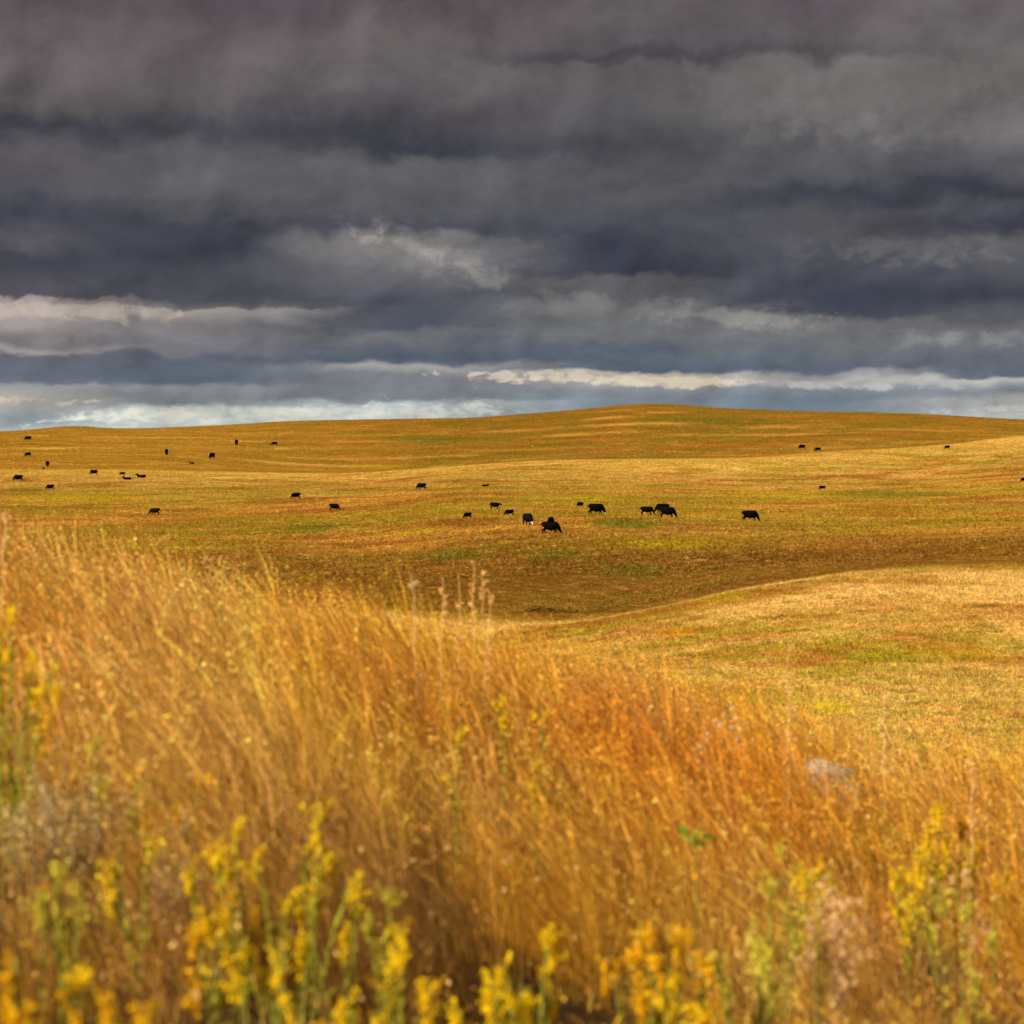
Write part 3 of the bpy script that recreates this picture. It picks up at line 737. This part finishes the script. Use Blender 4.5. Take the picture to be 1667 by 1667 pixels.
def goldenrod(px, py, label, H=.62, n=5, spread=.09, bloom=1.0, hue='yellow', group='goldenrod plants in the foreground grass'):
    if px > 780 and py > 1280: n += 1; bloom *= 1.2
    if px < 540 and py > 1200: n = max(1, n - 1); bloom *= .75
    x, y, H = under_tip(px, py, H, 16)
    root = bpy.data.objects.new('goldenrod', None); COL.objects.link(root)
    root.empty_display_size = .1
    z = h1(x, y)
    root.location = (x, y, z)
    props(root, label, 'wildflower', group)
    yel = {'yellow': np.array([.88, .60, .010]), 'orange': np.array([.82, .45, .010]), 'pale': np.array([.66, .56, .06])}[hue]
    for k in range(n):
        a = rng.uniform(0, 2 * math.pi); rr = spread * math.sqrt(rng.random()) * .5
        b = (rr * math.cos(a), rr * math.sin(a), -.02)
        h = H * (1.0 if k == 0 else rng.uniform(.72, .98)) - .02
        ln = (0 if k == 0 else spread * rng.uniform(.3, 1.3) * math.cos(a), 0 if k == 0 else spread * rng.uniform(.3, 1.3) * math.sin(a))
        p = arc(b, ln, h, 8)
        p[:, 0] += np.linspace(0, 1, 8) ** 2 * rng.normal(0, .02)
        st = mk('stem', [tube_parts(p, .0035, .0018, (.26, .24, .05))], M_STEM, root)
        # leaves up the stem
        nl = int(34 * h / .6); t = rng.uniform(.25, .93, nl)
        c = np.stack([np.interp(t, np.linspace(0, 1, 8), p[:, i]) for i in range(3)], -1)
        az_ = rng.uniform(0, 2 * math.pi, nl); L = rng.uniform(.03, .06, nl)
        lean = np.stack([np.cos(az_) * L * .55, np.sin(az_) * L * .55], -1)
        lc = np.array([.33, .34, .030]) * rng.uniform(.6, 1.5, nl)[:, None] + np.array([.12, .05, 0]) * rng.random(nl)[:, None]
        mk('leaves', [blades(c, L, lean, az_ + math.pi / 2, rng.uniform(.006, .012, nl), lc, segs=3)], M_LEAF, root)
        # plume of tiny florets on short branchlets
        nb_ = int(rng.integers(4, 8) * bloom) + 1
        C = []
        top = p[-1]
        for q in range(nb_):
            aa = rng.uniform(0, 2 * math.pi); rl = rng.uniform(.006, .038) ; zz = -rng.random() ** 1.5 * .09 * bloom
            for w in range(26):
                f = rng.random()
                C.append((top[0] + math.cos(aa) * rl * f, top[1] + math.sin(aa) * rl * f, top[2] + zz - .03 * (1 - f) + .012 * f))
        C = np.array(C) + rng.normal(size=(len(C), 3)) * .005
        fc = yel * rng.uniform(.7, 1.15, len(C))[:, None]
        mk('flower_cluster', [blob_tris(C, rng.uniform(.0024, .0054, len(C)), fc)], M_FLOWER, root)
    return root

for g in GR: goldenrod(g[0], g[1], g[2], *g[3:])

# grey-tan dry shrub at the lower left
def dry_shrub(px, py, H, W_, label, n=60, tint=(.52, .38, .20), group=None):
    x, y, H = under_tip(px, py, H)
    root = bpy.data.objects.new('dry_shrub', None); COL.objects.link(root); root.location = (x, y, h1(x, y))
    props(root, label, 'shrub', group)
    tw, lf = [], []
    for k in range(n):
        a = rng.uniform(0, 2 * math.pi); s_ = W_ * math.sqrt(rng.random()); h = H * rng.uniform(.55, 1.0) * (1 - .25 * s_ / W_)
        p = arc((.02 * math.cos(a), .02 * math.sin(a), -.02), (s_ * math.cos(a), s_ * math.sin(a)), h, 7)
        c = np.array(tint) * rng.uniform(.7, 1.2)
        tw.append(tube_parts(p, .003, .0012, c, 3))
        for q in range(7):
            t = rng.uniform(.35, 1); b = np.array([np.interp(t, np.linspace(0, 1, 7), p[:, i]) for i in range(3)])
            p2 = arc(b, (rng.normal(0, .03), rng.normal(0, .03)), rng.uniform(.03, .09), 3)
            tw.append(tube_parts(p2, .0016, .0008, c, 3))
            m_ = 7; P = p2[-1] + rng.normal(size=(m_, 3)) * .012
            lf.append(blob_tris(P, rng.uniform(.003, .006, m_), np.array([.56, .42, .17]) * rng.uniform(.5, 1.3, m_)[:, None]))
    mk('twigs', tw, M_STEM, root); mk('leaves', lf, M_LEAF, root)
dry_shrub(95, 1215, .50, .15, 'grey tan twiggy dry shrub in the lower left, beside yellow blooms', 60)
dry_shrub(285, 1318, .44, .05, 'narrow pinkish tan dry shrub right of the larger one', 16, (.52, .34, .20))

# pinkish dried seed heads at the lower right
def dried_heads(px, py, H, W_, label, n=9, tint=(.76, .50, .24), per=8):
    x, y, H = under_tip(px, py, H)
    root = bpy.data.objects.new('dried_flower', None); COL.objects.link(root); root.location = (x, y, h1(x, y))
    props(root, label, 'dried plant')
    st, hd = [], []
    for k in range(n):
        a = rng.uniform(0, 2 * math.pi); s_ = W_ * math.sqrt(rng.random()); h = H * rng.uniform(.62, 1.0)
        p = arc((.01 * math.cos(a), .01 * math.sin(a), -.02), (s_ * math.cos(a), s_ * math.sin(a)), h, 6)
        st.append(tube_parts(p, .0025, .0015, (.36, .24, .14), 3))
        for q in range(per):
            c0 = p[-1] + rng.normal(size=3) * np.array([.02, .02, .035]); P = c0 + rng.normal(size=(16, 3)) * .005
            hd.append(blob_tris(P, np.full(16, .004), np.array(tint) * rng.uniform(.8, 1.15, 16)[:, None]))
    mk('stalks', st, M_STEM, root); mk('seed_heads', hd, M_DRY, root)
dried_heads(1350, 1450, .56, .11, 'pinkish tan dried seed heads under the stout yellow goldenrod, lower right', 11)
dried_heads(1560, 1420, .54, .09, 'pale pink dried seed heads behind the right hand goldenrods', 5, per=7)
dried_heads(40, 1075, .60, .03, 'pale tan dried seed heads right of the left edge goldenrod', 3, per=5)
dried_heads(1170, 1143, .60, .10, 'whitish fluffy seed heads on the rusty crest, right of centre', 6, (.80, .62, .42), 3)
dried_heads(632, 952, .66, .01, 'single round cream seed head above the grass crest, left of the tall stalks', 1, (.8, .62, .42), 3)

# tall bare weed stalks against the hollow
def weed_stalk(px, py, H, label, bend=0.0, group=None, tint=(.74, .48, .19), knots=8):
    x, y, H = under_tip(px, py, H, 17)
    root = bpy.data.objects.new('dry_weed_stalk', None); COL.objects.link(root); root.location = (x, y, h1(x, y))
    props(root, label, 'weed stalk', group)
    p = arc((-bend, 0, -.02), (bend, 0), H, 10); p[:, 0] += .006 * np.sin(np.arange(10) * 1.9 + px)
    mk('stem', [tube_parts(p, .0028, .0014, tint)], M_STEM, root)
    hd = []
    for k in range(knots):
        t = rng.uniform(.45, 1.0); b = np.array([np.interp(t, np.linspace(0, 1, 10), p[:, i]) for i in range(3)])
        n = 34; sgn = rng.choice((-1, 1))
        f = rng.random(n)[:, None]
        P = b + np.array([sgn * .016, 0, .02]) * f + rng.normal(size=(n, 3)) * .0045
        hd.append(blob_tris(P, rng.uniform(.002, .0045, n), np.array(tint) * rng.uniform(1.0, 1.4, n)[:, None]))
    mk('seed_head', hd, M_DRY, root)
WG = 'tall dry weed stalks above the grass crest'
weed_stalk(722, 930, .86, 'leftmost tall tan weed stalk of the cluster standing against the hollow', .02, WG)
weed_stalk(748, 926, .88, 'second tall weed stalk from the left in the cluster, with the thickest seed head', .0, WG)
weed_stalk(771, 905, .92, 'tallest thin weed stalk of the cluster standing against the hollow', .0, WG)
weed_stalk(784, 922, .88, 'pale crooked weed stalk forking at the right end of the cluster', -.02, WG)
weed_stalk(797, 955, .80, 'short knobbly weed stalk closing the cluster on the right', .01, WG)
weed_stalk(672, 925, .86, 'thin grey weed stalk standing alone left of the cluster', -.02, WG, (.60, .42, .22), 4)
weed_stalk(1284, 1040, .92, 'solitary tall tan weed stalk in front of the right hand slope', .0, WG)
weed_stalk(1440, 1115, .78, 'pale short weed stalk in front of the right hand slope, farther right', .0, WG, (.74, .48, .22), 5)
weed_stalk(10, 822, .80, 'pale weed stalk at the left edge above the grass crest', .03, WG, (.70, .48, .25), 6)
weed_stalk(1582, 1235, .70, 'whitish weed stalk near the right edge amid short grass', .0, WG, (.76, .52, .28), 4)

def green_weed(px, py, H, label):
    x, y, H = under_tip(px, py, H)
    root = bpy.data.objects.new('green_weed', None); COL.objects.link(root); root.location = (x, y, h1(x, y))
    props(root, label, 'weed')
    p = arc((0, 0, -.02), (.01, 0), H, 6)
    mk('stem', [tube_parts(p, .003, .002, (.2, .24, .04))], M_STEM, root)
    n = 46; P = p[-1] + rng.normal(size=(n, 3)) * np.array([.03, .03, .018]) - np.array([0, 0, .02])
    mk('leaves', [blob_tris(P, rng.uniform(.006, .011, n), np.array([.15, .30, .03]) * rng.uniform(.6, 1.4, n)[:, None])], M_LEAF, root)
green_weed(1130, 1342, .55, 'small fresh green weed amid golden grass right of centre')

# flat limestone block in the grass
def rock():
    import bmesh
    bm = bmesh.new(); bmesh.ops.create_icosphere(bm, subdivisions=5, radius=1)
    from mathutils import noise
    for v in bm.verts:
        c = v.co.copy()
        q = Vector((math.copysign(abs(c.x) ** .7, c.x), math.copysign(abs(c.y) ** .7, c.y), math.copysign(abs(c.z) ** .55, c.z)))
        d = 1 + .14 * noise.fractal(c * 1.6, 1, 2, 5) + .03 * noise.fractal(c * 8, 1, 2, 3)
        v.co = Vector((q.x * .155 * d, q.y * .18 * d, q.z * .13 * d + .145 - q.x * .06))
    me = bpy.data.meshes.new('rock'); bm.to_mesh(me); bm.free()
    for p in me.polygons: p.use_smooth = True
    m = bpy.data.materials.new('limestone'); m.use_nodes = True; N = NT(m.node_tree); b = N.n['Principled BSDF']
    tcn = N.new('ShaderNodeTexCoord').outputs['Object']
    n1 = N.noise(tcn, 14, 6, .65); n2 = N.noise(tcn, 60, 4, .6)
    c = N.mix(N.rng(n1, .35, .65), (.24, .18, .12), (.36, .28, .19)); c = N.mix(N.rng(n2, .58, .68), c, (.18, .15, .10))
    N.l.new(c, b.inputs['Base Color']); b.inputs['Roughness'].default_value = .95
    bp = N.new('ShaderNodeBump'); bp.inputs['Strength'].default_value = .5; bp.inputs['Distance'].default_value = .02
    N.l.new(n1, bp.inputs['Height']); N.l.new(bp.outputs[0], b.inputs['Normal'])
    me.materials.append(m)
    o = link('rock', me, loc=(ROCK[0], ROCK[1], h1(ROCK[0], ROCK[1])))
    props(o, 'pale grey flat topped limestone rock half hidden in the grass on the right', 'rock')
rock()

# dark brush along the bottom of the draw
def draw_brush():
    parts = []
    line = [(860, 1012), (930, 1003), (1000, 991), (1070, 978), (1140, 962), (1230, 944), (1380, 925)]
    for k in range(330):
        t = rng.random() ** 1.3; fx = t * (len(line) - 1); i = min(int(fx), len(line) - 2); f = fx - i
        px = line[i][0] * (1 - f) + line[i + 1][0] * f; py = line[i][1] * (1 - f) + line[i + 1][1] * f
        x, y, z = hit(px, py - abs(rng.normal(0, 9)), 176)
        h = rng.uniform(.12, .55) * (1 - .5 * t); w_ = rng.uniform(.25, .7)
        n = 70
        P = np.array([x, y, z]) + np.stack([rng.normal(0, w_ * .45, n), rng.normal(0, w_ * .45, n), h * rng.random(n) ** .8], -1)
        c = np.array([[.28, .15, .02], [.22, .16, .02], [.34, .17, .03]])[rng.integers(0, 3)]
        parts.append(blob_tris(P, rng.uniform(.02, .05, n), c * rng.uniform(.5, 1.4, n)[:, None]))
    o = mk('draw_brush', parts, M_LEAF)
    props(o, 'low dark brown green brush lining the bottom of the hollow', 'brush', kind='stuff')
draw_brush()

# ------------------------------------------------------------------ cattle
def coat_mat():
    m = bpy.data.materials.new('cattle_coat'); m.use_nodes = True; N = NT(m.node_tree); b = N.n['Principled BSDF']
    a = N.new('ShaderNodeAttribute', attribute_name='tint').outputs['Color']
    tcn = N.new('ShaderNodeTexCoord').outputs['Object']
    n = N.noise(tcn, 18, 4, .6)
    c = N.mix(1.0, a, N.ramp(n, [(.3, (.75,) * 3), (.7, (1.25,) * 3)]), 'MULTIPLY')
    N.l.new(c, b.inputs['Base Color']); b.inputs['Roughness'].default_value = .8
    b.inputs['Specular IOR Level'].default_value = .03
    return m
M_COAT = coat_mat()

def capsule(bm, p0, p1, r0, r1, flat=1.0, n=5):
    import bmesh
    p0 = Vector(p0); p1 = Vector(p1); d = p1 - p0; L = d.length
    ret = bmesh.ops.create_uvsphere(bm, u_segments=14, v_segments=10, radius=1)
    q = d.to_track_quat('Z', 'Y') if L > 1e-6 else Vector((0, 0, 1)).to_track_quat('Z', 'Y')
    for v in ret['verts']:
        c = v.co
        t = (c.z + 1) / 2; end = 1 if c.z > 1e-5 else (0 if c.z < -1e-5 else .5)
        r = r1 if c.z > 0 else r0
        loc = Vector((c.x * r, c.y * r, 0))
        zz = (L if c.z > 0 else 0) + c.z * r
        if abs(c.z) < 1e-5:
            r = (r0 + r1) / 2; loc = Vector((c.x * r, c.y * r, 0)); zz = L / 2
        w = q @ (loc + Vector((0, 0, zz))) + p0
        w.y = (w.y - p0.y) * flat + p0.y if flat != 1 else w.y
        v.co = w

def cattle_mesh(name, pose, coat=(.0022, .0017, .0017), white=(), calf=False, step=0):
    """faces +X, feet at z = 0, about 1.35 m at the withers"""
    import bmesh
    bm = bmesh.new()
    leg = 1.12 if calf else 1.0; bel = .84 if calf else 1.0
    C = lambda *a, **k: capsule(bm, *a, **k)
    if pose == 'lying':
        dz = -.62
        C((-.72, 0, 1.00 + dz), (-.30, 0, .93 + dz), .33 * bel, .40 * bel)
        C((-.35, 0, .93 + dz), (.35, 0, .93 + dz), .40 * bel, .38 * bel)
        C((.30, 0, .95 + dz), (.66, 0, .98 + dz), .37 * bel, .28)
        for s in (-1, 1):
            C((-.55, .30 * s, .18), (-.15, .38 * s, .14), .18, .12)
            C((-.15, .40 * s, .10), (-.50, .44 * s, .06), .07, .045)
            C((.50, .22 * s, .20), (.78, .24 * s, .12), .13, .08)
            C((.80, .24 * s, .09), (.52, .26 * s, .05), .06, .045)
        neck = [(.60, 0, .45), (.82, 0, .64), (.96, 0, .80)]; head = [(.96, 0, .80), (1.27, 0, .70)]
        C((-.98, 0, .44), (-1.05, .05, .10), .03, .03)
    else:
        # barrel, rump, brisket
        C((-.74, 0, 1.04), (-.42, 0, 1.02), .27, .32)
        C((-.66, .11, 1.02), (-.60, .12, .88), .20, .21); C((-.66, -.11, 1.02), (-.60, -.12, .88), .20, .21)
        C((-.45, 0, .93), (.05, 0, .85), .39 * bel, .47 * bel, flat=.9)
        C((.0, 0, .86), (.48, 0, .90), .47 * bel, .39 * bel, flat=.86)
        C((.40, 0, 1.08), (.66, 0, 1.06), .24, .22)
        C((.45, 0, .82), (.68, 0, .84), .24 * bel, .19)
        C((-.85, 0, 1.22), (.45, 0, 1.24), .07, .08)
        # hind legs with stifle and hock, front legs with knee
        o = .10 * step
        for s in (-1, 1):
            k = o * s
            hx = -.66
            C((hx, .16 * s, .92), (hx + .12 + k * .5, .18 * s, .68), .20, .13)
            C((hx + .12 + k * .5, .18 * s, .68), (hx - .13 + k, .17 * s, .46 * leg), .14, .085)
            C((hx - .13 + k, .17 * s, .46 * leg), (hx - .06 + k * 1.4, .17 * s, .10), .078, .058)
            C((hx - .05 + k * 1.4, .17 * s, .07), (hx + .0 + k * 1.4, .17 * s, .045), .058, .055)
            fx = .50
            C((fx, .15 * s, .84), (fx + .02 - k * .4, .16 * s, .60), .15, .095)
            C((fx + .02 - k * .4, .16 * s, .60), (fx + .04 - k, .16 * s, .36), .10, .072)
            C((fx + .04 - k, .16 * s, .36), (fx + .02 - k * 1.3, .16 * s, .10), .066, .055)
            C((fx + .03 - k * 1.3, .16 * s, .07), (fx + .07 - k * 1.3, .16 * s, .045), .056, .052)
        # tail
        C((-1.0, 0, 1.17), (-1.08, .01, .95), .042, .03); C((-1.08, .01, .95), (-1.06, .03, .55), .028, .026); C((-1.06, .03, .55), (-1.05, .03, .38), .05, .03)
        if not calf:
            C((-.40, 0, .60), (-.28, 0, .60), .13, .10)
        if pose == 'graze':
            neck = [(.58, 0, 1.0), (.84, 0, .78), (1.02, 0, .52)]; head = [(1.02, 0, .52), (1.24, 0, .17)]
        elif pose == 'graze_back':
            neck = [(.62, 0, 1.0), (.84, .14, .70), (.94, .26, .42)]; head = [(.94, .26, .42), (1.00, .40, .12)]
        else:
            neck = [(.60, 0, 1.04), (.86, 0, 1.06), (1.04, 0, 1.08)]; head = [(1.04, 0, 1.08), (1.36, 0, .92)]
    nr = (.32, .25, .18) if not calf else (.26, .19, .15)
    C(neck[0], neck[1], nr[0], nr[1], flat=.8); C(neck[1], neck[2], nr[1], nr[2], flat=.8)
    a, b = Vector(head[0]), Vector(head[1]); d = (b - a).normalized()
    C(a, a + d * .16, .145, .125); C(a + d * .14, b, .12, .085); C(b - d * .03, b + d * .03, .088, .082)
    up = d.cross(Vector((0, 1, 0)))
    if up.z < 0 and pose in ('stand', 'lying'): up = -up
    for s in (-1, 1):
        e = a + d * -.02 + Vector((0, .13 * s, 0))
        C(e, e + Vector((-.02, .15 * s, .0)) + Vector((0, 0, -.01)), .05, .028)
    for v in bm.verts: v.co.z *= 1.12
    me = bpy.data.meshes.new(name); bm.to_mesh(me); bm.free()
    a.z *= 1.12; b.z *= 1.12; d = (b - a).normalized()
    ob = bpy.data.objects.new(name, me); COL.objects.link(ob)
    rm = ob.modifiers.new('r', 'REMESH'); rm.mode = 'VOXEL'; rm.voxel_size = .024; rm.use_smooth_shade = True
    sm = ob.modifiers.new('s', 'SMOOTH'); sm.factor = .5; sm.iterations = 4
    dg = bpy.context.evaluated_depsgraph_get()
    out = bpy.data.meshes.new_from_object(ob.evaluated_get(dg))
    bpy.data.objects.remove(ob); out.name = name
    n = len(out.vertices); co = np.zeros(n * 3, np.float32); out.vertices.foreach_get('co', co); co = co.reshape(-1, 3)
    tint = np.tile(np.array(coat), (n, 1))
    aa = np.array(a); bb = np.array(b); dd = np.array(d)
    if 'face' in white:
        t = (co - aa) @ dd; perp = np.linalg.norm((co - aa) - t[:, None] * dd, axis=1)
        mk_ = (t > .08) & (perp < .15) & (t < .5)
        tint[mk_] = (.42, .38, .34)
    if 'udder' in white:
        mk_ = (co[:, 0] > -.55) & (co[:, 0] < -.18) & (co[:, 2] < .60) & (np.abs(co[:, 1]) < .14)
        tint[mk_] = (.62, .52, .46)
    if 'muzzle' in white:
        t = (co - aa) @ dd; perp = np.linalg.norm((co - aa) - t[:, None] * dd, axis=1)
        tint[(t > .24) & (perp < .13) & (t < .5)] = (.5, .45, .4)
    if 'brown_head' in white:
        t = (co - aa) @ dd; perp = np.linalg.norm((co - aa) - t[:, None] * dd, axis=1)
        tint[(t > -.1) & (perp < .17) & (t < .5)] = (.10, .045, .018)
    ca = out.color_attributes.new('tint', 'FLOAT_COLOR', 'POINT')
    c4 = np.ones((n, 4), np.float32); c4[:, :3] = tint; ca.data.foreach_set('color', c4.ravel())
    out.materials.clear(); out.materials.append(M_COAT)
    for p in out.polygons: p.use_smooth = True
    return out
BR = (.055, .026, .012)
MESH = {
 'graze': cattle_mesh('cow_grazing', 'graze', step=1), 'graze2': cattle_mesh('cow_grazing_b', 'graze', step=-.6),
 'back': cattle_mesh('cow_grazing_turned', 'graze_back', step=.5), 'stand': cattle_mesh('cow_standing', 'stand', step=.7),
 'lie': cattle_mesh('cow_lying', 'lying'), 'calf': cattle_mesh('calf_grazing', 'graze', calf=True, step=.6), 'calfstand': cattle_mesh('calf_standing', 'stand', calf=True, step=.6),
 'white': cattle_mesh('cow_white_marked', 'graze', white=('muzzle', 'udder'), step=1), 'face': cattle_mesh('cow_white_faced', 'graze', white=('face',), step=.5),
 'udder': cattle_mesh('cow_white_uddered', 'graze', white=('udder',), step=1),
 'brown': cattle_mesh('cow_brown_black', 'graze', coat=(.012, .006, .004), step=.5), 'browncalf': cattle_mesh('calf_brown', 'stand', coat=BR, calf=True),
 'bhead': cattle_mesh('cow_brown_headed', 'graze', white=('brown_head',), step=.5),
}
# photo x, y of the feet, apparent width, heading (0 faces right, 180 left, 90 away, -90 towards us), mesh, name, label
HERD = [
 (45, 717, 13, 175, 'graze', 'cow', 'black cow grazing nearest the skyline at the far left'),
 (45, 743, 12, 190, 'graze2', 'cow', 'black cow grazing at the far left, directly below the one by the skyline'),
 (77, 760, 8.5, 110, 'stand', 'cow', 'black cow seen nearly end on, behind the small brown calf at the far left'),
 (70.5, 765, 5.5, 120, 'browncalf', 'calf', 'small brown calf beside the end on black cow at the far left'),
 (29, 783, 18, 183, 'graze', 'cow', 'large black cow grazing close to the left edge'),
 (81, 797, 15, 185, 'graze2', 'cow', 'black cow grazing alone at the left, lowest on the hill there'),
 (152, 773, 15, 178, 'graze', 'cow', 'black cow with head down left of the group with two lying animals'),
 (199, 774, 11, 180, 'calf', 'calf', 'small black calf grazing just above the two lying animals'),
 (206, 781, 16, 180, 'lie', 'cow', 'black cow lying flat in the grass under the small grazing calf'),
 (229, 777.5, 18, 182, 'lie', 'cow', 'black cow lying with its head raised, right of the small grazing calf'),
 (119, 731.5, 5, 0, 'lie', 'calf', 'tiny dark calf lying high on the left hill'),
 (271, 741, 7, 100, 'graze', 'cow', 'black cow seen end on, left of a stockier one on the left hill'),
 (345, 747, 9.5, 245, 'graze2', 'cow', 'stocky black cow facing towards the viewer on the left hill'),
 (385, 725, 5.5, 90, 'stand', 'cow', 'black cow seen exactly end on, high on the hill left of a side on one'),
 (446, 725.5, 12, 180, 'calf', 'calf', 'black animal grazing side on just below the skyline, left of centre'),
 (312, 755, 10, 178, 'lie', 'cow', 'thin dark shape of a cow lying below the stocky one'),
 (251, 838, 20, 186, 'brown', 'cow', 'brownish black cow grazing just above the foreground grass at the left'),
 (481, 812, 17.5, 197, 'graze', 'cow', 'black cow facing left, standing highest of the pair left of centre'),
 (545, 831, 20, -12, 'graze2', 'cow', 'black cow facing right, lower of the pair left of centre'),
 (685.5, 797, 19, 178, 'graze', 'cow', 'black cow grazing leftward alone above the middle herd'),
 (790.6, 792, 13, 5, 'lie', 'calf', 'dark calf lying with raised head above the middle herd'),
 (760.5, 844, 15, 215, 'calf', 'calf', 'leftmost black calf of the middle herd, grazing away to the left'),
 (807, 829, 21, 3, 'calfstand', 'calf', 'black calf of the middle herd facing right with its head level'),
 (828, 839.5, 18, 195, 'calf', 'calf', 'black calf grazing leftward right below the one with level head'),
 (860, 855, 19, -62, 'face', 'cow', 'black cow with a white face coming towards the viewer in the middle herd'),
 (898, 869, 35, -4, 'udder', 'cow', 'lowest and largest black cow, grazing rightward with a white udder, in the middle herd'),
 (897, 861, 13, 80, 'graze', 'cow', 'black cow standing end on behind the lowest large one, only its back showing'),
 (944, 825, 13, 208, 'bhead', 'calf', 'small black calf with a brown head, left of the long white marked cow'),
 (972, 838, 32, -2, 'white', 'cow', 'long black cow with white muzzle and udder grazing beside green grass'),
 (1054.6, 839, 26, -6, 'calf', 'calf', 'black calf grazing rightward at the left of the overlapping pair'),
 (1077, 835, 27, 183, 'graze', 'cow', 'black cow facing left, behind the other of the overlapping pair'),
 (1088, 843, 31, -8, 'graze2', 'cow', 'black cow facing right, in front in the overlapping pair'),
 (1222.5, 848.5, 31, -6, 'graze', 'cow', 'lone black cow grazing rightward, right of the overlapping pair'),
 (1305, 731, 13, 180, 'graze', 'cow', 'black cow high on the right hill, left and upper of the two close together'),
 (1330.5, 735, 12, 184, 'calf', 'calf', 'black calf high on the right hill, just right of a larger cow'),
 (1541.6, 731, 11, 182, 'calf', 'calf', 'black calf alone high on the right hill below the bright ridge'),
 (1338, 797.5, 13, 190, 'calf', 'calf', 'black calf grazing alone low on the right hill'),
 (1667, 784, 13, 180, 'graze', 'cow', 'black cow cut off by the right edge of the photo'),
]
dims = {}
for k, me in MESH.items():
    co = np.zeros(len(me.vertices) * 3, np.float32); me.vertices.foreach_get('co', co); co = co.reshape(-1, 3)
    dims[k] = co
for (px, py, wpx, head, kind, nm, label) in HERD:
    x, y, z = hit(px, py + .5)
    a = R(head); co = dims[kind]
    pr = co[:, 0] * math.cos(a) - co[:, 1] * math.sin(a)
    w = pr.max() - pr.min(); mid = (pr.max() + pr.min()) / 2
    sc_ = wpx / F * y / w
    o = link(nm, MESH[kind])
    o.scale = (sc_,) * 3
    o.rotation_euler = (0, 0, a)
    ox = x - mid * sc_
    o.location = (ox, y, h1(ox, y) - .06)
    props(o, label, 'cow' if nm == 'cow' else 'calf', 'cattle grazing on the hills')
